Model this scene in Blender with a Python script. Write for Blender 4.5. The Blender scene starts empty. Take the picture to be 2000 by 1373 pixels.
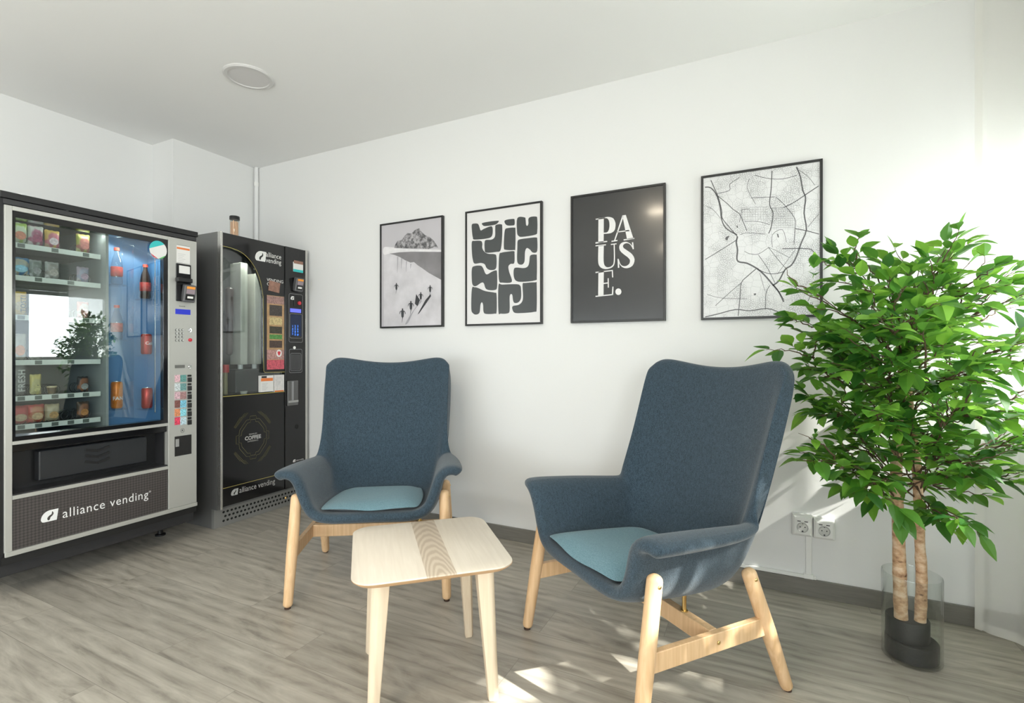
import bpy, bmesh, math, random
from mathutils import Vector, Matrix, noise
from mathutils.geometry import tessellate_polygon
PI = math.pi
sc = bpy.context.scene
C = sc.collection

# ------------------------------------------------------------------ camera
F = 970.0; EYE = 1.12                      # focal length in px of a 2000 px frame, eye height
cam = bpy.data.cameras.new('camera'); cam.sensor_width = 36; cam.lens = F / 2000 * 36
cam.shift_y = (688 - 686.5) / 2000
cam.clip_start = 0.02
co = bpy.data.objects.new('camera', cam); C.objects.link(co); sc.camera = co
co.location = (0, 0, EYE)
co.rotation_euler = (PI / 2, 0, math.atan2(0.4428, 0.8966))

# ------------------------------------------------------------------ world, sun, exposure
w = bpy.data.worlds.new('world'); sc.world = w; w.use_nodes = True
bg = w.node_tree.nodes['Background']; bg.inputs[0].default_value = (0.86, 0.93, 1.0, 1); bg.inputs[1].default_value = 3.2
vs = sc.view_settings
vs.view_transform = 'Standard'; vs.look = 'None'; vs.gamma = 1; vs.use_curve_mapping = False
vs.exposure = 0.1
sc.cycles.max_bounces = 10; sc.cycles.diffuse_bounces = 6; sc.cycles.transparent_max_bounces = 24
sc.cycles.use_denoising = True
sc.cycles.caustics_reflective = False; sc.cycles.caustics_refractive = False
sc.cycles.sample_clamp_indirect = 6

def light(name, kind, loc, direction, energy, color=(1, 1, 1), sx=1, sy=1, angle=0.01):
    L = bpy.data.lights.new(name, kind); L.energy = energy; L.color = color
    if kind == 'AREA': L.shape = 'RECTANGLE'; L.size = sx; L.size_y = sy
    if kind == 'SUN': L.angle = angle
    o = bpy.data.objects.new(name, L); C.objects.link(o); o.location = loc
    o.rotation_euler = Vector(direction).to_track_quat('-Z', 'Y').to_euler()
    return o
SUN = Vector((-0.98, 0.16, -0.84))
light('sun', 'SUN', (6, 0, 6), SUN, 18, (1, 0.95, 0.88), angle=0.012)
# sky light at the curtained window, then two added fill lamps behind the viewpoint
light('window_daylight_right', 'AREA', (1.32, 2.08, 1.42), (-1, 0, -0.02), 30, (0.97, 0.985, 1), 1.05, 0.85)
light('fill_light_right_rear', 'AREA', (1.32, -1.62, 1.5), (-1, 0.12, 0.25), 128, (0.97, 0.985, 1), 2.45, 1.1)  # added fill for the left wall and ceiling, no known window there
light('fill_light_rear', 'AREA', (-1.6, -3.42, .85), (0, 1, 0.7), 64, (.97, 0.985, 1), 4.2, 1.5)  # added fill, tilted up to brighten the ceiling

# ------------------------------------------------------------------ pixel measurement helpers (photo px -> point in the room)
def on_back(u, v, D=2.66):
    X = (u - 1000) * .8966 - F * .4428; Y = (u - 1000) * .4428 + F * .8966
    return X / Y * D, EYE - (v - 688) * D / Y
def on_side(u, v, XX):
    X = (u - 1000) * .8966 - F * .4428; Y = (u - 1000) * .4428 + F * .8966
    return Y / X * XX, EYE - (v - 688) * XX / X
def at_depth(u, v, z):
    x = (u - 1000) / F * z
    return Vector((x * .8966 - z * .4428, x * .4428 + z * .8966, EYE - (v - 688) / F * z))

# ------------------------------------------------------------------ materials
MATS = {}
def N(nt, t, **k):
    n = nt.nodes.new(t)
    for a, b in k.items(): setattr(n, a, b)
    return n
def mat(name, col=(.8, .8, .8), rough=.5, metal=0, bump=0, bscale=200, var=0, vscale=8, coat=0, emit=0, spec=.5, trans=0, stretch=(1, 1, 1), sheen=0):
    if name in MATS: return MATS[name]
    m = bpy.data.materials.new(name); m.use_nodes = True; nt = m.node_tree
    b = nt.nodes['Principled BSDF']
    b.inputs['Base Color'].default_value = (*col, 1); b.inputs['Roughness'].default_value = rough
    b.inputs['Metallic'].default_value = metal; b.inputs['Specular IOR Level'].default_value = spec
    b.inputs['Coat Weight'].default_value = coat; b.inputs['Coat Roughness'].default_value = .1
    b.inputs['Transmission Weight'].default_value = trans
    b.inputs['Sheen Weight'].default_value = sheen
    if emit:
        b.inputs['Emission Color'].default_value = (*col, 1); b.inputs['Emission Strength'].default_value = emit
    tc = N(nt, 'ShaderNodeTexCoord'); mp = N(nt, 'ShaderNodeMapping'); mp.inputs['Scale'].default_value = stretch
    nt.links.new(tc.outputs['Object'], mp.inputs[0])
    if var:
        n = N(nt, 'ShaderNodeTexNoise'); n.inputs['Scale'].default_value = vscale; n.inputs['Detail'].default_value = 5
        r = N(nt, 'ShaderNodeMapRange'); r.inputs['To Min'].default_value = 1 - var; r.inputs['To Max'].default_value = 1 + var
        r.inputs['From Min'].default_value = .3; r.inputs['From Max'].default_value = .7
        mx = N(nt, 'ShaderNodeVectorMath', operation='SCALE'); mx.inputs[0].default_value = col
        nt.links.new(mp.outputs[0], n.inputs['Vector']); nt.links.new(n.outputs['Fac'], r.inputs['Value'])
        nt.links.new(r.outputs[0], mx.inputs['Scale']); nt.links.new(mx.outputs[0], b.inputs['Base Color'])
    if bump:
        n2 = N(nt, 'ShaderNodeTexNoise'); n2.inputs['Scale'].default_value = bscale; n2.inputs['Detail'].default_value = 3
        bp = N(nt, 'ShaderNodeBump'); bp.inputs['Strength'].default_value = bump; bp.inputs['Distance'].default_value = .002
        nt.links.new(mp.outputs[0], n2.inputs['Vector']); nt.links.new(n2.outputs['Fac'], bp.inputs['Height'])
        nt.links.new(bp.outputs[0], b.inputs['Normal'])
    MATS[name] = m; return m

def ramp(nt, stops):
    r = N(nt, 'ShaderNodeValToRGB'); cr = r.color_ramp
    while len(cr.elements) < len(stops): cr.elements.new(.5)
    for e, (p, c) in zip(cr.elements, stops): e.position = p; e.color = (*c, 1)
    return r

def glass_mat(name, tint=(1, 1, 1), gain=1.0, rough=0.0):
    m = bpy.data.materials.new(name); m.use_nodes = True; nt = m.node_tree; nt.nodes.remove(nt.nodes['Principled BSDF'])
    out = nt.nodes['Material Output']
    t = N(nt, 'ShaderNodeBsdfTransparent'); t.inputs[0].default_value = (*tint, 1)
    g = N(nt, 'ShaderNodeBsdfGlossy'); g.inputs['Roughness'].default_value = rough
    fr = N(nt, 'ShaderNodeFresnel'); fr.inputs[0].default_value = 1.5
    mu = N(nt, 'ShaderNodeMath', operation='MULTIPLY'); mu.inputs[1].default_value = gain; mu.use_clamp = True
    ge = N(nt, 'ShaderNodeNewGeometry'); io = N(nt, 'ShaderNodeMapRange'); io.inputs['To Min'].default_value = 1.5; io.inputs['To Max'].default_value = 1 / 1.5
    nt.links.new(ge.outputs['Backfacing'], io.inputs['Value']); nt.links.new(io.outputs[0], fr.inputs[0])
    mx = N(nt, 'ShaderNodeMixShader')
    nt.links.new(fr.outputs[0], mu.inputs[0]); nt.links.new(mu.outputs[0], mx.inputs[0])
    nt.links.new(t.outputs[0], mx.inputs[1]); nt.links.new(g.outputs[0], mx.inputs[2]); nt.links.new(mx.outputs[0], out.inputs[0])
    MATS[name] = m; return m

def floor_mat():
    m = bpy.data.materials.new('vinyl_planks'); m.use_nodes = True; nt = m.node_tree; L = nt.links.new
    b = nt.nodes['Principled BSDF']
    tc = N(nt, 'ShaderNodeTexCoord')
    br = N(nt, 'ShaderNodeTexBrick'); br.offset = .37; br.inputs['Scale'].default_value = 1
    br.inputs['Brick Width'].default_value = 1.22; br.inputs['Row Height'].default_value = .19
    br.inputs['Mortar Size'].default_value = .0012; br.inputs['Mortar Smooth'].default_value = .3; br.inputs['Bias'].default_value = 0
    br.inputs['Color1'].default_value = (0, 0, 0, 1); br.inputs['Color2'].default_value = (1, 1, 1, 1); br.inputs['Mortar'].default_value = (.5, .5, .5, 1)
    mp0 = N(nt, 'ShaderNodeMapping'); mp0.inputs['Location'].default_value = (.33, .07, 0)
    L(tc.outputs['Object'], mp0.inputs[0]); L(mp0.outputs[0], br.inputs['Vector'])
    sc_ = N(nt, 'ShaderNodeVectorMath', operation='SCALE'); sc_.inputs['Scale'].default_value = 7.3
    L(br.outputs['Color'], sc_.inputs[0])
    ad = N(nt, 'ShaderNodeVectorMath', operation='ADD'); L(mp0.outputs[0], ad.inputs[0]); L(sc_.outputs[0], ad.inputs[1])
    mp = N(nt, 'ShaderNodeMapping'); mp.inputs['Scale'].default_value = (1.2, 6.5, 1); L(ad.outputs[0], mp.inputs[0])
    n1 = N(nt, 'ShaderNodeTexNoise'); n1.inputs['Scale'].default_value = 1.7; n1.inputs['Detail'].default_value = 7; n1.inputs['Distortion'].default_value = 2.2; n1.inputs['Roughness'].default_value = .62
    L(mp.outputs[0], n1.inputs['Vector'])
    mp2 = N(nt, 'ShaderNodeMapping'); mp2.inputs['Scale'].default_value = (4, 90, 1); L(ad.outputs[0], mp2.inputs[0])
    n2 = N(nt, 'ShaderNodeTexNoise'); n2.inputs['Scale'].default_value = 1.3; n2.inputs['Detail'].default_value = 4; L(mp2.outputs[0], n2.inputs['Vector'])
    wv = N(nt, 'ShaderNodeTexWave'); wv.bands_direction = 'Y'; wv.inputs['Scale'].default_value = .9; wv.inputs['Distortion'].default_value = 9; wv.inputs['Detail'].default_value = 3; wv.inputs['Detail Scale'].default_value = .5
    L(mp.outputs[0], wv.inputs['Vector'])
    a1 = N(nt, 'ShaderNodeMath', operation='MULTIPLY'); a1.inputs[1].default_value = .68; L(n1.outputs['Fac'], a1.inputs[0])
    a2 = N(nt, 'ShaderNodeMath', operation='MULTIPLY_ADD'); a2.inputs[1].default_value = .20; L(n2.outputs['Fac'], a2.inputs[0]); L(a1.outputs[0], a2.inputs[2])
    a3 = N(nt, 'ShaderNodeMath', operation='MULTIPLY_ADD'); a3.inputs[1].default_value = .10; L(wv.outputs['Fac'], a3.inputs[0]); L(a2.outputs[0], a3.inputs[2])
    r = ramp(nt, [(.28, (.20, .180, .152)), (.45, (.36, .33, .282)), (.60, (.45, .418, .362)), (.76, (.55, .515, .45))])
    L(a3.outputs[0], r.inputs[0])
    bw = N(nt, 'ShaderNodeMapRange'); bw.inputs['To Min'].default_value = .88; bw.inputs['To Max'].default_value = 1.12; L(br.outputs['Color'], bw.inputs['Value'])
    s2 = N(nt, 'ShaderNodeVectorMath', operation='SCALE'); L(r.outputs[0], s2.inputs[0]); L(bw.outputs[0], s2.inputs['Scale'])
    mo = N(nt, 'ShaderNodeMix', data_type='RGBA'); mo.inputs['B'].default_value = (.15, .135, .115, 1)
    mf = N(nt, 'ShaderNodeMath', operation='MULTIPLY'); mf.inputs[1].default_value = .55; L(br.outputs['Fac'], mf.inputs[0]); L(mf.outputs[0], mo.inputs['Factor'])
    L(s2.outputs[0], mo.inputs['A']); L(mo.outputs['Result'], b.inputs['Base Color'])
    rr = N(nt, 'ShaderNodeMapRange'); rr.inputs['To Min'].default_value = .30; rr.inputs['To Max'].default_value = .5; L(n2.outputs['Fac'], rr.inputs['Value']); L(rr.outputs[0], b.inputs['Roughness'])
    bp = N(nt, 'ShaderNodeBump'); bp.inputs['Strength'].default_value = .12; bp.inputs['Distance'].default_value = .001; L(a3.outputs[0], bp.inputs['Height']); L(bp.outputs[0], b.inputs['Normal'])
    MATS['floor'] = m; return m

def wood_mat(name, c1, c2, axis_scale=(30, 30, 2), rough=.45, inlay=False):
    m = bpy.data.materials.new(name); m.use_nodes = True; nt = m.node_tree; L = nt.links.new
    b = nt.nodes['Principled BSDF']; b.inputs['Roughness'].default_value = rough
    tc = N(nt, 'ShaderNodeTexCoord'); mp = N(nt, 'ShaderNodeMapping'); mp.inputs['Scale'].default_value = axis_scale
    L(tc.outputs['Object'], mp.inputs[0])
    n = N(nt, 'ShaderNodeTexNoise'); n.inputs['Scale'].default_value = 2; n.inputs['Detail'].default_value = 6; n.inputs['Distortion'].default_value = .6
    L(mp.outputs[0], n.inputs['Vector'])
    r = ramp(nt, [(.3, c1), (.7, c2)]); L(n.outputs['Fac'], r.inputs[0])
    if inlay:                                   # darker cathedral-grain board let into the pale top
        sx = N(nt, 'ShaderNodeSeparateXYZ'); L(tc.outputs['Object'], sx.inputs[0])
        d = N(nt, 'ShaderNodeMath', operation='SUBTRACT'); d.inputs[1].default_value = .012; L(sx.outputs['X'], d.inputs[0])
        ab = N(nt, 'ShaderNodeMath', operation='ABSOLUTE'); L(d.outputs[0], ab.inputs[0])
        lt = N(nt, 'ShaderNodeMath', operation='LESS_THAN'); lt.inputs[1].default_value = .045; L(ab.outputs[0], lt.inputs[0])
        mq = N(nt, 'ShaderNodeMapping'); mq.inputs['Scale'].default_value = (1, .16, 1); mq.inputs['Location'].default_value = (-.012, .06, 0); L(tc.outputs['Object'], mq.inputs[0])
        wv = N(nt, 'ShaderNodeTexWave'); wv.wave_type = 'RINGS'; wv.rings_direction = 'Z'; wv.inputs['Scale'].default_value = 38; wv.inputs['Distortion'].default_value = 2.2; wv.inputs['Detail'].default_value = 2; wv.inputs['Detail Scale'].default_value = 1.5
        L(mq.outputs[0], wv.inputs['Vector'])
        r2 = ramp(nt, [(.15, (.50, .40, .30)), (.85, (.62, .52, .41))]); L(wv.outputs['Fac'], r2.inputs[0])
        mx = N(nt, 'ShaderNodeMix', data_type='RGBA'); L(lt.outputs[0], mx.inputs['Factor']); L(r.outputs[0], mx.inputs['A']); L(r2.outputs[0], mx.inputs['B'])
        L(mx.outputs['Result'], b.inputs['Base Color'])
    else: L(r.outputs[0], b.inputs['Base Color'])
    MATS[name] = m; return m

def fabric_mat(name, ca, cb, scale=620, bump=.6, sheen=.25, streak=(1, 1, .35)):
    m = bpy.data.materials.new(name); m.use_nodes = True; nt = m.node_tree; L = nt.links.new
    b = nt.nodes['Principled BSDF']; b.inputs['Roughness'].default_value = .95; b.inputs['Specular IOR Level'].default_value = .15
    b.inputs['Sheen Weight'].default_value = sheen; b.inputs['Sheen Roughness'].default_value = .5
    tc = N(nt, 'ShaderNodeTexCoord'); mp = N(nt, 'ShaderNodeMapping'); mp.inputs['Scale'].default_value = streak
    L(tc.outputs['Object'], mp.inputs[0])
    n = N(nt, 'ShaderNodeTexNoise'); n.inputs['Scale'].default_value = scale; n.inputs['Detail'].default_value = 2; L(mp.outputs[0], n.inputs['Vector'])
    n3 = N(nt, 'ShaderNodeTexNoise'); n3.inputs['Scale'].default_value = 150; n3.inputs['Detail'].default_value = 3; L(mp.outputs[0], n3.inputs['Vector'])
    ad = N(nt, 'ShaderNodeMath', operation='MULTIPLY_ADD'); ad.inputs[1].default_value = .35; L(n3.outputs['Fac'], ad.inputs[0]); L(n.outputs['Fac'], ad.inputs[2])
    r = ramp(nt, [(.52, ca), (.84, cb)]); L(ad.outputs[0], r.inputs[0]); L(r.outputs[0], b.inputs['Base Color'])
    bp = N(nt, 'ShaderNodeBump'); bp.inputs['Strength'].default_value = bump; bp.inputs['Distance'].default_value = .0015; L(n.outputs['Fac'], bp.inputs['Height']); L(bp.outputs[0], b.inputs['Normal'])
    MATS[name] = m; return m

def translucent_mat(name, col, tcol, mixf=.5, clear=0., rough=.5, weave=False):
    m = bpy.data.materials.new(name); m.use_nodes = True; nt = m.node_tree; L = nt.links.new
    b = nt.nodes['Principled BSDF']; b.inputs['Roughness'].default_value = rough; b.inputs['Base Color'].default_value = (*col, 1)
    out = nt.nodes['Material Output']
    t = N(nt, 'ShaderNodeBsdfTranslucent'); t.inputs[0].default_value = (*tcol, 1)
    mx = N(nt, 'ShaderNodeMixShader'); mx.inputs[0].default_value = mixf
    L(b.outputs[0], mx.inputs[1]); L(t.outputs[0], mx.inputs[2])
    if clear:
        tr = N(nt, 'ShaderNodeBsdfTransparent'); m2 = N(nt, 'ShaderNodeMixShader'); m2.inputs[0].default_value = clear
        L(mx.outputs[0], m2.inputs[1]); L(tr.outputs[0], m2.inputs[2]); L(m2.outputs[0], out.inputs[0])
    else: L(mx.outputs[0], out.inputs[0])
    MATS[name] = m; return m, nt, b, t

WHITE = mat('white_paint', (.765, .765, .76), .75, bump=.12, bscale=90)
CEIL = mat('ceiling_paint', (.85, .848, .842), .85, bump=.08, bscale=120)
FLOOR = floor_mat()
SKIRT = mat('grey_skirting', (.17, .16, .14), .4, var=.12, vscale=14, stretch=(.6, 1, 8))
GLASS = glass_mat('window_glass', (.97, .99, .98))
MGLASS = glass_mat('machine_glass', (.86, .9, .9), 2.2)
VGLASS = glass_mat('vase_glass', (.97, .985, .98), 1.3)
PLASTW = mat('white_plastic', (.8, .8, .78), .35, bump=.02)
BLACK = mat('black_plastic', (.010, .010, .011), .4, bump=.1, bscale=400)
BLACKG = mat('black_gloss', (.006, .006, .007), .12, coat=.3)
DARK = mat('dark_grey_metal', (.032, .032, .035), .42, metal=.2, bump=.05, bscale=300)
SILVER = mat('silver_paint', (.50, .50, .47), .36, metal=.35, bump=.05, bscale=500)
SILVERB = mat('brushed_silver', (.62, .61, .58), .25, metal=.85, bump=.05, bscale=300, stretch=(1, 1, .05))
STEEL = mat('machine_side_steel', (.23, .23, .23), .38, metal=.6, bump=.04, bscale=400)
CHROME = mat('chrome', (.75, .75, .75), .15, metal=1)
BRASS = mat('brass', (.72, .52, .22), .28, metal=1)
BIRCH = wood_mat('beech', (.66, .42, .22), (.80, .55, .33), (34, 34, 2.2))
ASH = wood_mat('ash_top', (.72, .635, .53), (.78, .695, .59), (40, 2.5, 10), .4, inlay=True)
ASHL = wood_mat('ash_leg', (.72, .575, .42), (.80, .67, .51), (40, 40, 2.2), .4)
PLY = wood_mat('ply_edge', (.62, .38, .2), (.72, .47, .27), (3, 3, 200), .5)
BLUE = fabric_mat('blue_wool', (.022, .037, .05), (.058, .088, .118))
CUSH = fabric_mat('pale_blue_cotton', (.12, .22, .265), (.17, .29, .34), 300, .25, .15, (1, 1, 1))
PAPER = mat('print_white', (.72, .71, .71), .35, coat=.5)
INK = mat('print_ink', (.028, .034, .036), .3, coat=.8)
FRAME = mat('frame_black', (.012, .012, .012), .35, bump=.05)

# ------------------------------------------------------------------ mesh helpers
def box(bm, x0, x1, y0, y1, z0, z1, mi=0, M=None):
    vs_ = [bm.verts.new(M @ Vector(p) if M else p) for p in ((x0, y0, z0), (x1, y0, z0), (x1, y1, z0), (x0, y1, z0), (x0, y0, z1), (x1, y0, z1), (x1, y1, z1), (x0, y1, z1))]
    for f in ((0, 3, 2, 1), (4, 5, 6, 7), (0, 1, 5, 4), (1, 2, 6, 5), (2, 3, 7, 6), (3, 0, 4, 7)):
        fc = bm.faces.new([vs_[i] for i in f]); fc.material_index = mi
def ring_tube(bm, pts, radii, seg=12, cap=True, mi=0):
    pts = [Vector(p) for p in pts]; rings = []; n = len(pts); up = None
    for i, p in enumerate(pts):
        d = (pts[min(i + 1, n - 1)] - pts[max(i - 1, 0)]).normalized()
        if up is None:
            up = Vector((0, 0, 1)) if abs(d.z) < .9 else Vector((1, 0, 0))
        a = d.cross(up).normalized(); up = a.cross(d).normalized()
        r = radii[i] if hasattr(radii, '__len__') else radii
        rings.append([bm.verts.new(p + (a * math.cos(2 * PI * k / seg) + up * math.sin(2 * PI * k / seg)) * r) for k in range(seg)])
    for A, B in zip(rings, rings[1:]):
        for k in range(seg):
            f = bm.faces.new((A[k], A[(k + 1) % seg], B[(k + 1) % seg], B[k])); f.material_index = mi
    if cap:
        bm.faces.new(rings[0][::-1]).material_index = mi; bm.faces.new(rings[-1]).material_index = mi
def rod(bm, p0, p1, r0, r1=None, seg=20, rnd=True, mid=None, mi=0):
    p0, p1 = Vector(p0), Vector(p1); r1 = r0 if r1 is None else r1; d = (p1 - p0); L = d.length; d.normalize()
    pts, rad = [], []
    if rnd:
        for a in (.0, .25, .5, .75, 1.):
            pts.append(p0 + d * r0 * .8 * (1 - math.cos(a * PI / 2))); rad.append(max(r0 * math.sin(a * PI / 2), r0 * .12))
    else: pts.append(p0); rad.append(r0)
    if mid: pts.append(p0.lerp(p1, .5)); rad.append(mid)
    if rnd:
        for a in (1., .75, .5, .25, 0.):
            pts.append(p1 - d * r1 * .8 * (1 - math.cos(a * PI / 2))); rad.append(max(r1 * math.sin(a * PI / 2), r1 * .12))
    else: pts.append(p1); rad.append(r1)
    ring_tube(bm, pts, rad, seg, mi=mi)
def lathe(bm, prof, c=(0, 0, 0), seg=32, mi=0, close=False):
    c = Vector(c); rings = []
    for r, z in prof:
        rings.append([bm.verts.new(c + Vector((r * math.cos(2 * PI * k / seg), r * math.sin(2 * PI * k / seg), z))) for k in range(seg)])
    pr = list(zip(rings, rings[1:])) + ([(rings[-1], rings[0])] if close else [])
    for A, B in pr:
        for k in range(seg):
            f = bm.faces.new((A[k], A[(k + 1) % seg], B[(k + 1) % seg], B[k])); f.material_index = mi
    if not close:
        if prof[0][0] > 0: bm.faces.new(rings[0][::-1]).material_index = mi
        if prof[-1][0] > 0: bm.faces.new(rings[-1]).material_index = mi
def flat(bm, loops, fn, mi=0):
    """filled outline with holes; fn maps (a, b) to a 3-D point"""
    L3 = [[Vector((a, b, 0)) for a, b in lp] for lp in loops]
    allp = [p for lp in loops for p in lp]
    vv = [bm.verts.new(fn(a, b)) for a, b in allp]
    for t in tessellate_polygon(L3):
        try: bm.faces.new([vv[i] for i in t]).material_index = mi
        except ValueError: pass
def smooth(pts, k=5):
    n = len(pts); out = []
    for i in range(n):
        p0, p1, p2, p3 = pts[i - 1], pts[i], pts[(i + 1) % n], pts[(i + 2) % n]
        for j in range(k):
            t = j / k
            out.append(tuple(.5 * (2 * b + (c - a) * t + (2 * a - 5 * b + 4 * c - d) * t * t + (-a + 3 * b - 3 * c + d) * t ** 3) for a, b, c, d in zip(p0, p1, p2, p3)))
    return out
def osmooth(pts, k=5):
    q = [pts[0]] + list(pts) + [pts[-1]]; out = []
    for i in range(1, len(q) - 2):
        p0, p1, p2, p3 = q[i - 1], q[i], q[i + 1], q[i + 2]
        for j in range(k):
            t = j / k
            out.append(tuple(.5 * (2 * b + (c - a) * t + (2 * a - 5 * b + 4 * c - d) * t * t + (-a + 3 * b - 3 * c + d) * t ** 3) for a, b, c, d in zip(p0, p1, p2, p3)))
    out.append(tuple(pts[-1])); return out
def stroke(bm, pts, wd, fn, mi=0):
    """flat ribbon along a 2-D path, width per point"""
    n = len(pts); prev = None
    for i, (x, y) in enumerate(pts):
        a = pts[max(i - 1, 0)]; b = pts[min(i + 1, n - 1)]; dx, dy = b[0] - a[0], b[1] - a[1]; l = math.hypot(dx, dy) or 1
        ww = (wd[i] if hasattr(wd, '__len__') else wd) / 2
        q = (bm.verts.new(fn(x - dy / l * ww, y + dx / l * ww)), bm.verts.new(fn(x + dy / l * ww, y - dx / l * ww)))
        if prev: bm.faces.new((prev[0], prev[1], q[1], q[0])).material_index = mi
        prev = q
def obj(name, bm, m, parent=None, bevel=0, seg=2, sub=0, label=None, angle=38, loc=None, sm=True, kind=None):
    bmesh.ops.recalc_face_normals(bm, faces=bm.faces)
    me = bpy.data.meshes.new(name); bm.to_mesh(me); bm.free()
    for x in (m if isinstance(m, (list, tuple)) else [m]): me.materials.append(x)
    if sm:
        me.polygons.foreach_set('use_smooth', [True] * len(me.polygons))
        me.set_sharp_from_angle(angle=math.radians(angle))
    o = bpy.data.objects.new(name, me); C.objects.link(o)
    if parent: o.parent = parent
    if loc: o.location = loc
    if bevel:
        b = o.modifiers.new('bevel', 'BEVEL'); b.width = bevel; b.segments = seg; b.limit_method = 'ANGLE'; b.angle_limit = math.radians(40); b.harden_normals = True
    if sub:
        s = o.modifiers.new('sub', 'SUBSURF'); s.levels = sub; s.render_levels = sub
    if label: o['label'] = label
    if kind: o['kind'] = kind
    return o
def bb(*a, **k):
    bm = bmesh.new(); box(bm, *a); return bm
def B(name, dims, m, parent=None, bevel=0, **k):
    return obj(name, bb(*dims), m, parent, bevel, **k)
def thing(name, label, cat, loc=(0, 0, 0), rz=0, group=None):
    o = bpy.data.objects.new(name, None); o.empty_display_size = .1; C.objects.link(o)
    o.location = loc; o.rotation_euler = (0, 0, rz); o['label'] = label; o['category'] = cat
    if group: o['group'] = group
    return o
def tag(o, label, cat, group=None, kind=None):
    o['label'] = label; o['category'] = cat
    if group: o['group'] = group
    if kind: o['kind'] = kind
    return o
def struct(name, bm, m, **k):
    o = obj(name, bm, m, **k); o['kind'] = 'structure'; return o
_fonts = {}
def text_faces(bm, s, size, fn, mi=0, shear=0, space=1.0, align='LEFT', bold=0, width=None):
    """writing as flat mesh; fn maps (a, b) in metres to a point"""
    cu = bpy.data.curves.new('txt', 'FONT'); cu.body = s; cu.size = size; cu.shear = shear; cu.space_character = space; cu.align_x = align
    cu.resolution_u = 3; cu.offset = bold
    o = bpy.data.objects.new('txt', cu); C.objects.link(o)
    dg = bpy.context.evaluated_depsgraph_get(); me = o.evaluated_get(dg).to_mesh()
    k = width / max(v.co.x for v in me.vertices) if width else 1
    vv = [bm.verts.new(fn(v.co.x * k, v.co.y)) for v in me.vertices]
    for p in me.polygons:
        try: bm.faces.new([vv[i] for i in p.vertices]).material_index = mi
        except ValueError: pass
    o.evaluated_get(dg).to_mesh_clear(); C.objects.unlink(o); bpy.data.objects.remove(o); bpy.data.curves.remove(cu)
def copy_tree(o, parent=None):
    c = o.copy(); C.objects.link(c); c.parent = parent
    for ch in list(o.children): copy_tree(ch, c)
    return c

# ------------------------------------------------------------------ room shell
D = 2.66; XL = -3.85; XP = -3.60; YP = 2.03; XR = 1.08; YB = -3.2; HC = 2.59
bm = bmesh.new(); box(bm, XL - .1, XR + .14, YB - .1, D + .1, -.08, 0); struct('floor', bm, FLOOR, sm=False)
bm = bmesh.new(); box(bm, XL - .1, XR + .14, YB - .1, D + .1, HC, HC + .1); struct('ceiling', bm, CEIL, sm=False)
bm = bmesh.new(); box(bm, XL - .1, XR + .14, D, D + .1, 0, HC); struct('wall_back', bm, WHITE, sm=False)
bm = bmesh.new(); box(bm, XL - .1, XL, YB, D, 0, HC); struct('wall_left', bm, WHITE, sm=False)
bm = bmesh.new(); box(bm, XL, XP, YP, D, 0, HC); struct('wall_left_pillar', bm, WHITE, sm=False)
WY0, WY1, WZ0, WZ1 = .15, 2.62, 1.02, 2.15
bm = bmesh.new()
V0, V1, V2, V3 = -2.9, -.35, .9, 2.15
box(bm, XR, XR + .14, WY0 - .3, D, 0, WZ0); box(bm, XR, XR + .14, YB, WY0 - .3, 0, V2); box(bm, XR, XR + .14, YB, D, WZ1, HC)
box(bm, XR, XR + .14, V1, WY0 - .3, V2, WZ1) if V1 < WY0 - .3 else None; box(bm, XR, XR + .14, WY0 - .3, WY0, WZ0, WZ1); box(bm, XR, XR + .14, YB, V0, V2, WZ1); box(bm, XR, XR + .14, WY1, D, WZ0, WZ1)
struct('wall_right', bm, WHITE, sm=False)
bm = bmesh.new()
RX0, RX1, RZ0, RZ1 = -3.6, .4, .15, 1.6
box(bm, XL, XR, YB - .14, YB, 0, RZ0); box(bm, XL, XR, YB - .14, YB, RZ1, HC)
box(bm, XL, RX0, YB - .14, YB, RZ0, RZ1); box(bm, RX1, XR, YB - .14, YB, RZ0, RZ1)
struct('wall_rear', bm, WHITE, sm=False)
struct('baseboard_back', bb(XP, XR, D - .014, D, 0, .078), SKIRT, bevel=.002)
struct('baseboard_left', bb(XP, XP + .014, YP, D - .014, 0, .078), SKIRT, bevel=.002)
struct('baseboard_right', bb(XR - .014, XR, YB, D - .014, 0, .078), SKIRT, bevel=.002)
# window in the right-hand wall: frame with glass, shutter lowered over the upper part
bm = bmesh.new()
x0, x1 = XR + .06, XR + .11
for a, b in ((WY0, WY0 + .05), (WY1 - .025, WY1), (1.33, 1.38)): box(bm, x0, x1, a, b, WZ0, WZ1)
for a, b in ((WZ0, WZ0 + .05), (WZ1 - .05, WZ1)): box(bm, x0, x1, WY0 + .05, 1.33, a, b); box(bm, x0, x1, 1.38, WY1 - .025, a, b)
wf = struct('window_1', bm, PLASTW, sm=False)
bm = bmesh.new(); box(bm, x0 + .02, x0 + .026, WY0 + .05, 1.33, WZ0 + .05, WZ1 - .05); box(bm, x0 + .02, x0 + .026, 1.38, WY1 - .025, WZ0 + .05, WZ1 - .05)
obj('pane', bm, GLASS, wf, sm=False)
bm = bmesh.new()
for i in range(9): box(bm, x1 + .002, x1 + .012, WY0 + .01, WY1 - .01, WZ1 - .045 * (i + 1) + .002, WZ1 - .045 * i)
obj('roller_shutter', bm, mat('shutter_grey', (.6, .6, .57), .6), wf, sm=False)
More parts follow.
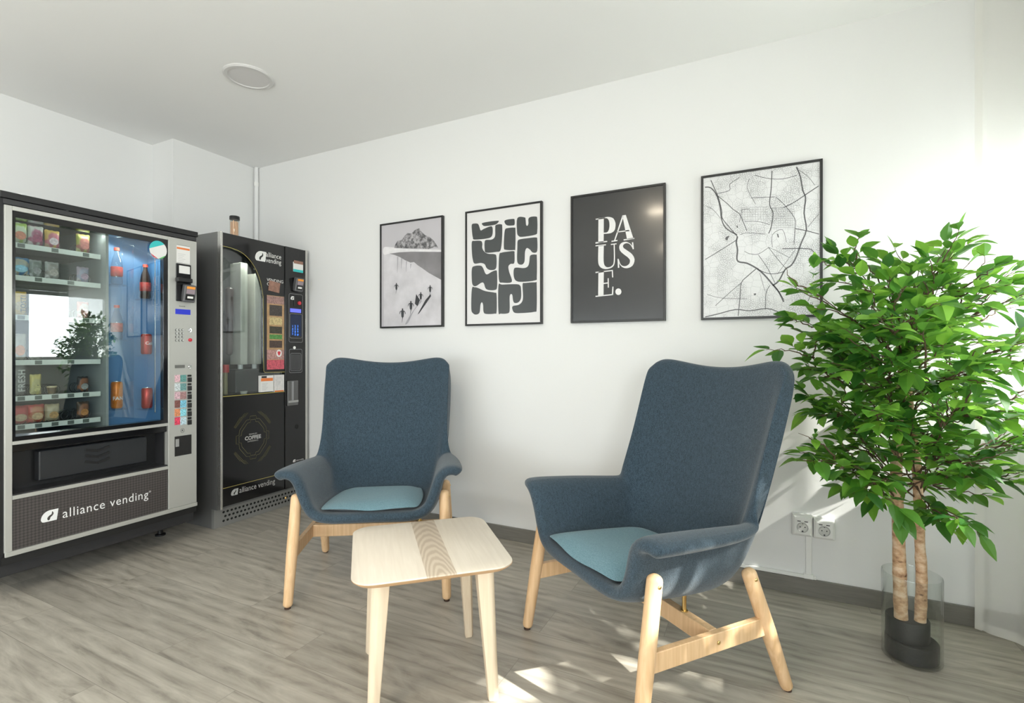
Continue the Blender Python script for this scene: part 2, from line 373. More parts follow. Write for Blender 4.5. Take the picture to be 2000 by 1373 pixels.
# added unseen window behind the viewpoint, opened to light the left wall
bm = bmesh.new()
for a, b in ((V0, V0 + .05), (V1 - .05, V1), (-1.65, -1.6)): box(bm, x0, x1, a, b, V2, V3)
for a, b in ((V2, V2 + .05), (V3 - .05, V3)): box(bm, x0, x1, V0 + .05, -1.65, a, b); box(bm, x0, x1, -1.6, V1 - .05, a, b)
wf3 = struct('added_window_right', bm, PLASTW, sm=False)
bm = bmesh.new(); box(bm, x0 + .02, x0 + .026, V0 + .05, -1.65, V2 + .05, V3 - .05); box(bm, x0 + .02, x0 + .026, -1.6, V1 - .05, V2 + .05, V3 - .05)
obj('pane', bm, GLASS, wf3, sm=False)
# added unseen window in the rear wall, kept low to brighten the ceiling
bm = bmesh.new(); y0, y1 = YB - .11, YB - .06
for k in range(5):
    xx = RX0 + k * (RX1 - RX0 - .05) / 4; box(bm, xx, xx + .05, y0, y1, RZ0, RZ1)
for a, b in ((RZ0, RZ0 + .05), (RZ1 - .05, RZ1)): box(bm, RX0, RX1, y0 + .002, y1 - .002, a, b)
wr = struct('added_window_rear', bm, PLASTW, sm=False)
obj('pane', bb(RX0 + .02, RX1 - .02, y0 + .02, y0 + .026, RZ0 + .02, RZ1 - .02), GLASS, wr, sm=False)

# ground outside and a garden tree that breaks the sunlight into flecks
gm = mat('outside_ground', (.10, .1, .08), .9, var=.2)
struct('ground', bb(-9, 14, -12, 14, -.12, -.085), gm, sm=False)
random.seed(5)
gt = thing('garden_tree', 'leafy garden tree outside the right-hand window', 'tree', (3.2, .9, -.085))
bm = bmesh.new(); ring_tube(bm, [(0, 0, 0), (.05, .03, 1.2), (-.02, 0, 2.4), (0, .05, 3.2)], [.12, .1, .08, .04], 10)
obj('trunk', bm, mat('outside_bark', (.12, .09, .06), .9, bump=.4, bscale=40), gt)
LEAFOUT, _, _, _ = translucent_mat('outside_leaf', (.06, .14, .03), (.2, .4, .05), .4)
bm = bmesh.new()
for i in range(5200):
    p = Vector((random.uniform(-.6, .6), random.uniform(-1.9, 1.75), random.uniform(2.15, 4.3)))
    d = p.x; q = Vector((3.2 + p.x, .9 + p.y, p.z - .085))
    # where the ray of sun through this leaf crosses the window plane
    t = (q.x - 1.1) / .98; wy = q.y + .16 * t; wz = q.z - .84 * t
    gap = noise.noise(Vector((wy * 5.5, wz * 5.5, 3.1)))
    if gap > .33: continue
    if wy > 2.22 and wz < 1.65: continue
    if 1.02 < wy < 1.42 and wz > 1.48 and gap > -.12: continue
    a = random.uniform(.05, .085); R = Matrix.Rotation(random.uniform(0, 6.28), 3, 'Z') @ Matrix.Rotation(random.uniform(-1.2, 1.2), 3, 'X')
    vv = [bm.verts.new(p + R @ Vector(c)) for c in ((-a, 0, 0), (-a * .3, a * .55, 0), (a, 0, .01), (-a * .3, -a * .55, 0))]
    bm.faces.new(vv)
obj('foliage', bm, LEAFOUT, gt, sm=False)

# ------------------------------------------------------------------ ceiling lamps
LAMPOFF = mat('lamp_diffuser_unlit', (.66, .645, .645), .5)
LAMPON = mat('lamp_diffuser_lit', (1, .74, .42), .5, emit=3.5)
def ceiling_lamp(x, y, label, lit):
    t = thing('ceiling_lamp', label, 'lamp', (x, y, HC), group=None)
    bm = bmesh.new(); lathe(bm, [(.098, 0), (.123, 0), (.123, -.005), (.116, -.011), (.1, -.011), (.098, -.007)], seg=56, close=True)
    obj('trim_ring', bm, mat('lamp_ring', (.62, .61, .605), .6), t)
    bm = bmesh.new(); lathe(bm, [(.0001, 0), (.098, 0), (.098, -.007), (.0001, -.008)], seg=56)
    obj('diffuser', bm, LAMPON if lit else LAMPOFF, t)
    if lit:
        L = light('lamp_light', 'AREA', (x, y, HC - .02), (0, 0, -1), 11, (1, .88, .68)); L.data.shape = 'DISK'; L.data.size = .19
        L.parent = t; L.location = (0, 0, -.02)
ceiling_lamp(-2.43, 1.752, 'round flush white ceiling lamp, unlit, above the drinks and snack machines', False)
ceiling_lamp(-.92, .05, 'lit round ceiling lamp reflected high in the black poster', True)
ceiling_lamp(-1.12, -1.8, 'lit round ceiling lamp reflected lower in the black poster, farther behind', True)

# ------------------------------------------------------------------ surface conduit in the corner
t = thing('conduit', 'white painted pipe running down the wall corner behind the coffee machine', 'pipe', (-3.572, D, 0))
bm = bmesh.new(); rod(bm, (0, -.018, .02), (0, -.018, HC - .001), .015, rnd=False, seg=16); obj('pipe', bm, WHITE, t)
for z in (2.44, 1.6):
    bm = bmesh.new(); rod(bm, (0, -.018, z), (0, -.018, z + .03), .0178, rnd=False, seg=16); obj('clip', bm, PLASTW, t)

# ------------------------------------------------------------------ sockets
def socket(x0, x1, z0, z1, label):
    cx = (x0 + x1) / 2; cz = (z0 + z1) / 2; wd = (x1 - x0) / 2 - .001; hh = (z1 - z0) / 2
    t = thing('wall_socket', label, 'socket', (cx, D, cz), group=None)
    bm = bmesh.new(); d = .038
    a = [(-wd, 0, -hh), (wd, 0, -hh), (wd, 0, hh), (-wd, 0, hh)]; k = .8
    f = [(p[0], -d * .75, p[2]) for p in a]; g = [(p[0] * k, -d, p[2] * k) for p in a]
    V = [[bm.verts.new(p) for p in r] for r in (a, f, g)]
    for A, Bv in zip(V, V[1:]):
        for i in range(4): bm.faces.new((A[i], A[(i + 1) % 4], Bv[(i + 1) % 4], Bv[i]))
    bm.faces.new(V[0]); bm.faces.new(V[2])
    obj('housing', bm, PLASTW, t, bevel=.002, angle=20)
    B('face_plate', (-wd * .68, wd * .68, -d - .002, -d + .002, -hh * .68, hh * .68), PLASTW, t, .001)
    bm = bmesh.new(); Mx = Matrix.Translation((0, -d - .002, -.006)) @ Matrix.Rotation(PI / 2, 4, 'X')
    lathe(bm, [(.0195, 0), (.021, .0015), (.0225, .0015), (.0235, 0)], seg=32, close=True); bm.transform(Mx)
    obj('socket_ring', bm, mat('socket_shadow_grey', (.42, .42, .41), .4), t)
    bm = bmesh.new(); flat(bm, [[(.0195 * math.cos(a * PI / 16), .0195 * math.sin(a * PI / 16)) for a in range(32)]], lambda a, b: Vector((a, -d - .0025, b - .006)))
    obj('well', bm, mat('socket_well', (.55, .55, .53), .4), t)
    for dx in (-.0095, .0095):
        bm = bmesh.new(); rod(bm, (dx, -d - .0015, -.004), (dx, -d - .0032, -.004), .0026, rnd=False, seg=12); obj('contact_hole', bm, BLACK, t)
    B('earth_clip', (-.003, .003, -d - .0035, -d - .002, -.026, -.020), BLACK, t); B('earth_clip', (-.002, .002, -d - .0035, -d - .002, .010, .013), BLACK, t)
    for dx in (-.014, .014): B('usb_port', (dx - .007, dx + .007, -d - .0032, -d - .0015, .0200, .0235), BLACK, t)
socket(.144, .227, .278, .374, 'white double-contact wall socket, the left one, directly above the cable duct')
socket(.228, .312, .276, .368, 'white wall socket on the right of the pair, nearer the artificial tree')
t = thing('cable_duct', 'thin white cable duct dropping from the sockets to the skirting', 'cable duct', (.212, D, .08))
B('vertical_duct', (-.012, .012, -.014, 0, .016, .197), PLASTW, t, .002)
B('horizontal_duct', (-.62, .03, -.016, 0, 0, .015), PLASTW, t, .002)
B('duct_joint', (-.02, .018, -.019, 0, 0, .022), PLASTW, t, .002)

# ------------------------------------------------------------------ posters
PY = D - .022
def poster(x0, x1, label, build, paper=PAPER, z0=1.283, z1=1.993):
    t = thing('poster', label, 'poster', ((x0 + x1) / 2, D, z0), group=None)
    hx = (x1 - x0) / 2; h = z1 - z0; f = .011
    bm = bmesh.new()
    for d in ((-hx, -hx + f, -.022, 0, 0, h), (hx - f, hx, -.022, 0, 0, h), (-hx + f, hx - f, -.022, 0, 0, f), (-hx + f, hx - f, -.022, 0, h - f, h)): box(bm, *d)
    obj('frame', bm, FRAME, t, .001)
    pr = B('print', (-hx + f, hx - f, -.016, -.004, f, h - f), paper, t)
    cx = (x0 + x1) / 2
    def fn(k, o=0):                              # crop px -> wall -> poster-local point, layer o
        def g(a, b):
            X, Z = on_back(*k(a, b), D=D - .0165); return Vector((X - cx, -.0162 - .00025 * o, Z - z0))
        return g
    build(t, fn, pr)
    return t
K7 = lambda a, b: (720 + a * .3, 300 + b * .3)
KM = lambda a, b: (1360 + a * .2476, 300 + b * .2476)
KS = lambda a, b: (735 + a * .1712, 415 + b * .1712)

SK_SKY = mat('ski_print_sky', (.50, .48, .51), .35, coat=.5, var=.05, vscale=3)
SK_SNOW = mat('ski_print_snow', (.58, .56, .59), .35, coat=.5, var=.14, vscale=9)
SK_BRIGHT = mat('ski_print_bright', (.72, .70, .72), .35, coat=.5, var=.1, vscale=20)
SK_DARK = mat('ski_print_slope', (.19, .18, .19), .35, coat=.5, var=.25, vscale=7)
def rocky(name):
    m = mat(name, (.3, .29, .3), .35, coat=.5); nt = m.node_tree; b = nt.nodes['Principled BSDF']; tc = N(nt, 'ShaderNodeTexCoord')
    n = N(nt, 'ShaderNodeTexNoise'); n.inputs['Scale'].default_value = 42; n.inputs['Detail'].default_value = 6; n.inputs['Roughness'].default_value = .7
    nt.links.new(tc.outputs['Object'], n.inputs['Vector'])
    r = ramp(nt, [(.40, (.06, .06, .065)), (.5, (.22, .21, .22)), (.6, (.42, .4, .42))]); nt.links.new(n.outputs['Fac'], r.inputs[0]); nt.links.new(r.outputs[0], b.inputs['Base Color'])
    return m
SK_ROCK = rocky('ski_print_rock')
def skiers(t, fn, pr):
    q = [fn(KS, i) for i in range(7)]
    bm = bmesh.new()
    flat(bm, [[(84, 440), (752, 440), (752, 1296), (84, 1316)]], q[1], 0)
    flat(bm, [smooth([(84, 400), (160, 395), (300, 412), (520, 420), (735, 425), (735, 452), (500, 450), (300, 450), (150, 470), (84, 480)], 3)], q[2], 1)
    flat(bm, [[(205, 406), (215, 370), (240, 325), (290, 315), (320, 270), (355, 235), (400, 240), (425, 215), (455, 190), (490, 180), (520, 225), (560, 260), (610, 280), (650, 315), (680, 355), (706, 402), (660, 395), (600, 418), (480, 412), (300, 408)]], q[3], 2)
    flat(bm, [[(150, 470), (260, 455), (400, 447), (752, 450), (752, 775), (690, 740), (600, 690), (530, 640), (470, 600), (430, 565), (390, 572), (330, 545), (270, 510), (210, 485)]], q[3], 3)
    obj('mountain_scene', bm, [SK_SNOW, SK_BRIGHT, SK_ROCK, SK_DARK], t, sm=False)
    bm = bmesh.new()
    for P, h in (((300, 1195), 100), ((395, 1105), 95), ((508, 990), 80), ((615, 905), 75), ((230, 880), 75)):
        x, y = P; s = h / 100
        flat(bm, [smooth([(x - 10 * s, y), (x - 15 * s, y - 35 * s), (x - 15 * s, y - 70 * s), (x - 7 * s, y - 80 * s), (x - 8 * s, y - 94 * s), (x, y - 102 * s), (x + 8 * s, y - 94 * s), (x + 7 * s, y - 80 * s), (x + 15 * s, y - 70 * s), (x + 15 * s, y - 35 * s), (x + 10 * s, y)], 3)], q[5])
        for k in (-1, 1):
            stroke(bm, [(x + k * 10 * s, y - 74 * s), (x + k * 27 * s, y - 62 * s), (x + k * 34 * s, y - 36 * s)], [9 * s, 8 * s, 5 * s], q[6])
        stroke(bm, [(x + 2, y - 8), (x - 2, y + 26 * s), (x - 8, y + 62 * s)], [10 * s, 5 * s, 2 * s], q[4])
    for p in ([(470, 1165), (560, 1000), (620, 930), (625, 955), (560, 1050), (490, 1150)], [(455, 930), (500, 1000), (470, 1070), (440, 1040)]): flat(bm, [p], q[4], 0)
    obj('skier_figures', bm, mat('ski_print_black', (.03, .03, .035), .35, coat=.5), t, sm=False)
    bm = bmesh.new()
    for p in ([(330, 1270), (400, 1150), (490, 1030), (520, 1010), (430, 1120), (365, 1255)],): flat(bm, [smooth(p, 3)], q[2])
    for x, y0, y1 in ((245, 505, 690), (290, 520, 640), (345, 555, 680), (395, 585, 640)): stroke(bm, [(x, y0), (x - 6, y1)], [14, 3], q[2])
    obj('snow_shading', bm, mat('ski_print_grey', (.36, .35, .38), .35, coat=.5, var=.2, vscale=12), t, sm=False)
poster(-2.309, -1.796, 'framed black-and-white poster of skiers below a rocky mountain', skiers, SK_SKY)

BLOBS = [[(672, 462), (690, 455), (712, 458), (722, 480), (730, 500), (750, 490), (790, 474), (805, 478), (808, 510), (800, 540), (770, 553), (690, 560), (678, 545), (672, 500)],
 [(740, 452), (790, 442), (840, 437), (847, 442), (825, 462), (760, 472), (742, 465)],
 [(828, 465), (862, 460), (870, 475), (868, 560), (858, 630), (830, 640), (765, 645), (755, 620), (755, 575), (765, 562), (800, 560), (822, 540), (824, 490)],
 [(884, 440), (900, 430), (940, 425), (950, 430), (950, 462), (935, 468), (905, 468), (890, 458)],
 [(888, 495), (905, 485), (948, 482), (956, 495), (955, 615), (945, 628), (890, 626), (880, 610), (882, 540)],
 [(968, 420), (1015, 415), (1022, 430), (1025, 462), (1033, 470), (1040, 455), (1040, 425), (1055, 412), (1090, 410), (1098, 425), (1098, 505), (1085, 528), (1000, 542), (975, 535), (966, 510)],
 [(672, 575), (690, 568), (730, 568), (740, 585), (740, 615), (755, 640), (780, 652), (820, 655), (832, 670), (832, 735), (820, 755), (790, 758), (768, 745), (755, 720), (730, 712), (690, 716), (678, 690), (672, 640)],
 [(850, 660), (865, 645), (905, 638), (945, 635), (950, 650), (948, 712), (925, 718), (910, 735), (915, 770), (932, 835), (870, 840), (850, 830), (846, 760)],
 [(970, 570), (985, 558), (1040, 550), (1090, 546), (1098, 560), (1098, 630), (1085, 645), (1065, 642), (1050, 625), (1030, 615), (1018, 640), (1015, 700), (1000, 722), (975, 718), (966, 690), (968, 610)],
 [(1050, 668), (1065, 658), (1088, 658), (1095, 670), (1095, 800), (1085, 825), (1000, 835), (960, 828), (945, 800), (945, 755), (960, 742), (1010, 745), (1035, 735), (1045, 710)],
 [(672, 750), (690, 732), (730, 730), (745, 745), (760, 780), (775, 785), (800, 770), (828, 760), (836, 775), (836, 870), (820, 888), (780, 888), (760, 875), (750, 845), (735, 840), (700, 862), (680, 858), (672, 830)],
 [(672, 880), (690, 870), (715, 876), (760, 895), (820, 905), (833, 918), (833, 1030), (820, 1042), (765, 1044), (748, 1030), (745, 985), (737, 968), (728, 985), (722, 1035), (700, 1048), (680, 1040), (668, 1010)],
 [(845, 860), (870, 853), (960, 850), (985, 858), (992, 880), (992, 940), (975, 968), (950, 972), (940, 955), (935, 920), (925, 915), (918, 935), (918, 1020), (905, 1040), (860, 1042), (845, 1030)],
 [(1002, 850), (1020, 842), (1085, 838), (1094, 850), (1094, 1010), (1080, 1030), (1000, 1038), (950, 1036), (935, 1010), (940, 992), (975, 985), (998, 965), (1005, 930)]]
def blobs(t, fn, pr):
    bm = bmesh.new(); q = fn(K7, 1)
    for p in BLOBS: flat(bm, [smooth(p, 4)], q)
    obj('printed_shapes', bm, INK, t, sm=False)
poster(-1.628, -1.112, 'framed white poster of interlocking dark rounded shapes', blobs)

def pause(t, fn, pr):
    bm = bmesh.new(); q = fn(K7, 1)
    P = lambda *p: flat(bm, [list(p)], q)
    # P
    P((1496, 420), (1531, 416), (1530, 576), (1495, 580)); P((1478, 424), (1540, 416), (1540, 422), (1478, 431)); P((1477, 577), (1553, 568), (1553, 575), (1477, 586))
    flat(bm, [osmooth([(1530, 416), (1560, 412), (1590, 420), (1605, 445), (1607, 470), (1600, 500), (1575, 518), (1530, 523)], 4) + osmooth([(1530, 515), (1552, 512), (1564, 495), (1568, 466), (1564, 436), (1550, 421), (1530, 423)], 4)], q)
    # A
    P((1652, 402), (1674, 399), (1724, 553), (1682, 558)); P((1652, 402), (1659, 412), (1606, 564), (1598, 565))
    P((1618, 507), (1696, 497), (1697, 504), (1616, 514)); P((1581, 568), (1620, 562), (1620, 569), (1581, 575)); P((1660, 558), (1730, 548), (1730, 555), (1660, 566))
    # U
    P((1477, 597), (1545, 590), (1545, 597), (1477, 604)); P((1577, 588), (1614, 584), (1614, 590), (1577, 595))
    flat(bm, [osmooth([(1496, 600), (1494, 700), (1505, 735), (1530, 750), (1560, 750), (1590, 736), (1603, 700), (1602, 588)], 4) + osmooth([(1595, 589), (1596, 700), (1584, 730), (1560, 740), (1540, 732), (1530, 700), (1531, 596)], 4)], q)
    # S
    pts = osmooth([(1718, 612), (1706, 592), (1685, 580), (1662, 582), (1645, 598), (1648, 622), (1672, 643), (1700, 664), (1716, 690), (1708, 722), (1682, 738), (1655, 736), (1636, 718), (1627, 690)], 3)
    n = len(pts); wd = [5 + 29 * max(0, math.sin(PI * min(1, max(0, (i / n - .12) / .76)))) ** 1.4 for i in range(n)]
    stroke(bm, pts, wd, q); P((1714, 578), (1722, 577), (1727, 622), (1718, 622)); P((1620, 686), (1628, 685), (1632, 743), (1623, 744))
    # E
    P((1496, 769), (1531, 764), (1529, 922), (1494, 926)); P((1477, 770), (1588, 757), (1588, 764), (1477, 778)); P((1583, 757), (1590, 757), (1592, 806), (1585, 806))
    P((1529, 842), (1560, 838), (1560, 845), (1529, 849)); P((1556, 812), (1563, 811), (1564, 872), (1557, 873)); P((1477, 926), (1590, 914), (1590, 921), (1477, 933)); P((1587, 866), (1594, 866), (1592, 920), (1583, 920))
    P(*[(1626 + 19.5 * math.cos(a * PI / 12), 899 + 21.5 * math.sin(a * PI / 12)) for a in range(24)])
    obj('lettering', bm, PAPER, t, sm=False)
poster(-.937, -.423, 'framed black poster with the white stacked letters PAUSE', pause, mat('print_black', (.026, .027, .028), .22, coat=.35, var=.05))

def map_mat():
    m = mat('map_print', (.7, .7, .7), .35, coat=.5); nt = m.node_tree; b = nt.nodes['Principled BSDF']; L = nt.links.new
    tc = N(nt, 'ShaderNodeTexCoord'); mp = N(nt, 'ShaderNodeMapping'); mp.inputs['Rotation'].default_value = (PI / 2, 0, 0); L(tc.outputs['Object'], mp.inputs[0])
    v = N(nt, 'ShaderNodeTexVoronoi', voronoi_dimensions='2D', feature='DISTANCE_TO_EDGE'); v.inputs['Scale'].default_value = 130; L(mp.outputs[0], v.inputs['Vector'])
    v2 = N(nt, 'ShaderNodeTexVoronoi', voronoi_dimensions='2D', feature='DISTANCE_TO_EDGE'); v2.inputs['Scale'].default_value = 28; L(mp.outputs[0], v2.inputs['Vector'])
    l1 = N(nt, 'ShaderNodeMath', operation='LESS_THAN'); l1.inputs[1].default_value = .13; L(v.outputs['Distance'], l1.inputs[0])
    l2 = N(nt, 'ShaderNodeMath', operation='LESS_THAN'); l2.inputs[1].default_value = .02; L(v2.outputs['Distance'], l2.inputs[0])
    n = N(nt, 'ShaderNodeTexNoise'); n.inputs['Scale'].default_value = 8; n.inputs['Detail'].default_value = 3; L(mp.outputs[0], n.inputs['Vector'])
    g = N(nt, 'ShaderNodeMapRange'); g.inputs['From Min'].default_value = .44; g.inputs['From Max'].default_value = .58; g.inputs['To Min'].default_value = .1; g.inputs['To Max'].default_value = .7; L(n.outputs['Fac'], g.inputs['Value'])
    a = N(nt, 'ShaderNodeMath', operation='MULTIPLY'); L(l1.outputs[0], a.inputs[0]); L(g.outputs[0], a.inputs[1])
    a2 = N(nt, 'ShaderNodeMath', operation='MULTIPLY_ADD'); a2.inputs[1].default_value = .4; L(l2.outputs[0], a2.inputs[0]); L(a.outputs[0], a2.inputs[2])
    r = ramp(nt, [(0, (.72, .72, .73)), (1, (.22, .22, .23))]); L(a2.outputs[0], r.inputs[0]); L(r.outputs[0], b.inputs['Base Color'])
    return m
ROADS = [(7, [(68, 265), (110, 268), (150, 310), (175, 370), (190, 440), (200, 520), (235, 590), (320, 640)]), (5, [(115, 210), (150, 290), (175, 350), (200, 450), (205, 510), (260, 580), (325, 655)]),
 (10, [(325, 655), (315, 700), (325, 760), (320, 830), (340, 855), (400, 865), (480, 908), (540, 960), (600, 1030), (650, 1090), (690, 1170)]),
 (9, [(790, 105), (820, 180), (840, 290), (862, 350), (850, 470), (868, 600), (825, 710), (790, 810), (750, 880), (700, 915), (650, 1005), (600, 1040)]),
 (6, [(597, 135), (590, 280), (578, 400), (605, 470), (590, 580), (570, 630)]), (5, [(965, 255), (860, 325), (770, 385), (690, 425)]), (2, [(690, 425), (620, 430), (580, 432)]),
 (4, [(165, 330), (250, 400), (290, 440), (340, 475), (370, 540), (400, 610)]), (4, [(70, 835), (170, 775), (320, 680)]), (5, [(470, 910), (400, 970), (355, 1020), (345, 1130), (330, 1280)]),
 (4, [(480, 908), (560, 945), (640, 945), (700, 925)]), (6, [(70, 1288), (170, 1265), (310, 1230), (420, 1240), (560, 1222), (660, 1255)]), (5, [(680, 750), (880, 750), (930, 780), (968, 820)]),
 (5, [(780, 592), (868, 608), (968, 635)]), (3.5, [(630, 345), (700, 410), (778, 515), (778, 600), (770, 720)]), (3, [(570, 740), (640, 830), (710, 910)]), (3, [(460, 170), (560, 195), (680, 200), (795, 170)]),
 (3, [(430, 350), (520, 345), (620, 342)]), (3, [(340, 190), (265, 240), (262, 290), (165, 315)]), (3, [(490, 800), (560, 900), (620, 1020)]), (4, [(545, 1230), (550, 1100), (580, 1040)]), (3, [(970, 1050), (920, 1090), (880, 1165)]),
 (2.5, [(380, 535), (480, 535), (580, 560)]), (2, [(68, 410), (130, 440), (190, 510)]), (3, [(355, 1020), (270, 1090), (150, 1200)]), (2.5, [(600, 740), (600, 640), (680, 600), (710, 700)]), (2.5, [(810, 130), (880, 180), (935, 250)]),
 (2.5, [(965, 480), (920, 530), (880, 580)]), (2.5, [(345, 640), (400, 625), (540, 635)]), (2.5, [(380, 770), (420, 790), (490, 792), (570, 740)]), (2, [(420, 200), (400, 270), (440, 350), (468, 400)]), (2, [(570, 740), (640, 770), (730, 820)]),
 (2, [(780, 760), (720, 840), (640, 950)]), (2, [(355, 440), (420, 435)]), (2, [(340, 540), (360, 440)]), (2, [(85, 1110), (200, 1140), (400, 1145)]), (2, [(500, 940), (540, 1080)]), (3, [(600, 1040), (620, 1050), (690, 1150)])]
def citymap(t, fn, pr):
    bm = bmesh.new(); q = fn(KM, 1)
    for wd, p in ROADS: stroke(bm, osmooth(p, 3), wd * 1.15 + .8, q)
    for k in range(14): stroke(bm, [(590 + k * 14, 440), (592 + k * 14, 640 if k < 1 else 600)], 1.1, q)
    for k in range(9): stroke(bm, [(590, 440 + k * 18), (775, 438 + k * 18)], 1.1, q)
    for k in range(10): stroke(bm, [(360 + k * 21, 420), (362 + k * 21, 535)], 1.1, q)
    for k in range(6): stroke(bm, [(350, 425 + k * 19), (580, 420 + k * 19)], 1.1, q)
    flat(bm, [smooth([(228, 668), (240, 655), (262, 650), (250, 668), (248, 680), (235, 682)], 3)], q); flat(bm, [[(636, 632), (646, 634), (652, 660), (642, 662)]], q)
    flat(bm, [[(452, 1104), (472, 1102), (470, 1116), (455, 1118)]], q); flat(bm, [[(315, 572), (325, 568), (330, 585), (322, 586)]], q)
    obj('road_lines', bm, mat('map_ink', (.06, .06, .065), .35, coat=.5), t, sm=False)
    bm = bmesh.new(); z0 = Vector(q(760, 1198))
    text_faces(bm, 'MADRID', .0165, lambda a, b: z0 + Vector((a, -.0002, b)), space=1.45)
    obj('city_name', bm, mat('map_ink2', (.12, .12, .12), .35), t, sm=False)
poster(-.252, .266, 'framed grey city map poster, partly behind the tree leaves', citymap, map_mat(), z0=1.281, z1=1.998)

# ------------------------------------------------------------------ armchairs
ROWS = [
 [(0, -.318, .388), (.10, -.317, .385), (.19, -.312, .386), (.24, -.305, .400), (.270, -.302, .44), (.292, -.305, .50), (.312, -.312, .556), (.345, -.316, .583), (.392, -.300, .577), (.402, -.292, .562)],
 [(0, -.25, .374), (.10, -.25, .370), (.20, -.25, .370), (.25, -.25, .385), (.280, -.25, .43), (.297, -.25, .50), (.314, -.25, .557), (.345, -.25, .586), (.392, -.25, .578), (.404, -.248, .560)],
 [(0, -.16, .366), (.10, -.16, .362), (.20, -.16, .362), (.255, -.16, .376), (.285, -.16, .42), (.298, -.16, .49), (.314, -.16, .550), (.343, -.16, .580), (.388, -.16, .573), (.400, -.16, .554)],
 [(0, -.04, .356), (.10, -.04, .352), (.20, -.04, .352), (.258, -.04, .366), (.286, -.04, .41), (.298, -.04, .48), (.312, -.04, .540), (.338, -.04, .571), (.380, -.04, .565), (.391, -.04, .547)],
 [(0, .08, .348), (.10, .08, .344), (.20, .08, .345), (.258, .08, .362), (.285, .075, .41), (.297, .07, .475), (.310, .07, .530), (.333, .072, .559), (.365, .075, .555), (.374, .078, .540)],
 [(0, .165, .358), (.10, .165, .356), (.20, .158, .362), (.256, .145, .39), (.284, .135, .43), (.297, .132, .485), (.310, .135, .530), (.328, .140, .552), (.346, .145, .552), (.352, .150, .542)],
 [(0, .222, .42), (.10, .220, .42), (.20, .208, .43), (.258, .188, .455), (.288, .172, .49), (.302, .165, .525), (.314, .164, .548), (.326, .167, .558), (.336, .172, .562), (.341, .176, .560)],
 [(0, .252, .50), (.10, .248, .50), (.20, .233, .505), (.262, .212, .52), (.293, .196, .545), (.308, .186, .570), (.318, .180, .585), (.326, .178, .592), (.333, .179, .598), (.337, .182, .600)],
 [(0, .285, .62), (.10, .281, .62), (.20, .266, .625), (.265, .243, .63), (.298, .225, .64), (.313, .213, .65), (.322, .205, .655), (.329, .200, .66), (.334, .198, .663), (.337, .198, .665)],
 [(0, .325, .78), (.10, .320, .78), (.20, .306, .785), (.265, .285, .79), (.303, .267, .79), (.319, .256, .79), (.328, .249, .79), (.334, .244, .79), (.338, .241, .79), (.341, .240, .79)],
 [(0, .365, .93), (.10, .360, .93), (.20, .346, .935), (.265, .328, .935), (.308, .311, .935), (.325, .300, .935), (.333, .294, .935), (.339, .290, .935), (.343, .287, .935), (.346, .286, .935)],
 [(0, .388, 1.015), (.10, .383, 1.02), (.20, .369, 1.03), (.262, .353, 1.035), (.305, .339, 1.033), (.324, .330, 1.028), (.334, .325, 1.022), (.340, .321, 1.017), (.344, .318, 1.013), (.346, .316, 1.01)],
 [(0, .400, 1.060), (.10, .395, 1.065), (.20, .382, 1.082), (.25, .372, 1.091), (.285, .363, 1.092), (.306, .356, 1.086), (.320, .350, 1.076), (.330, .344, 1.064), (.337, .339, 1.052), (.341, .335, 1.042)],
]
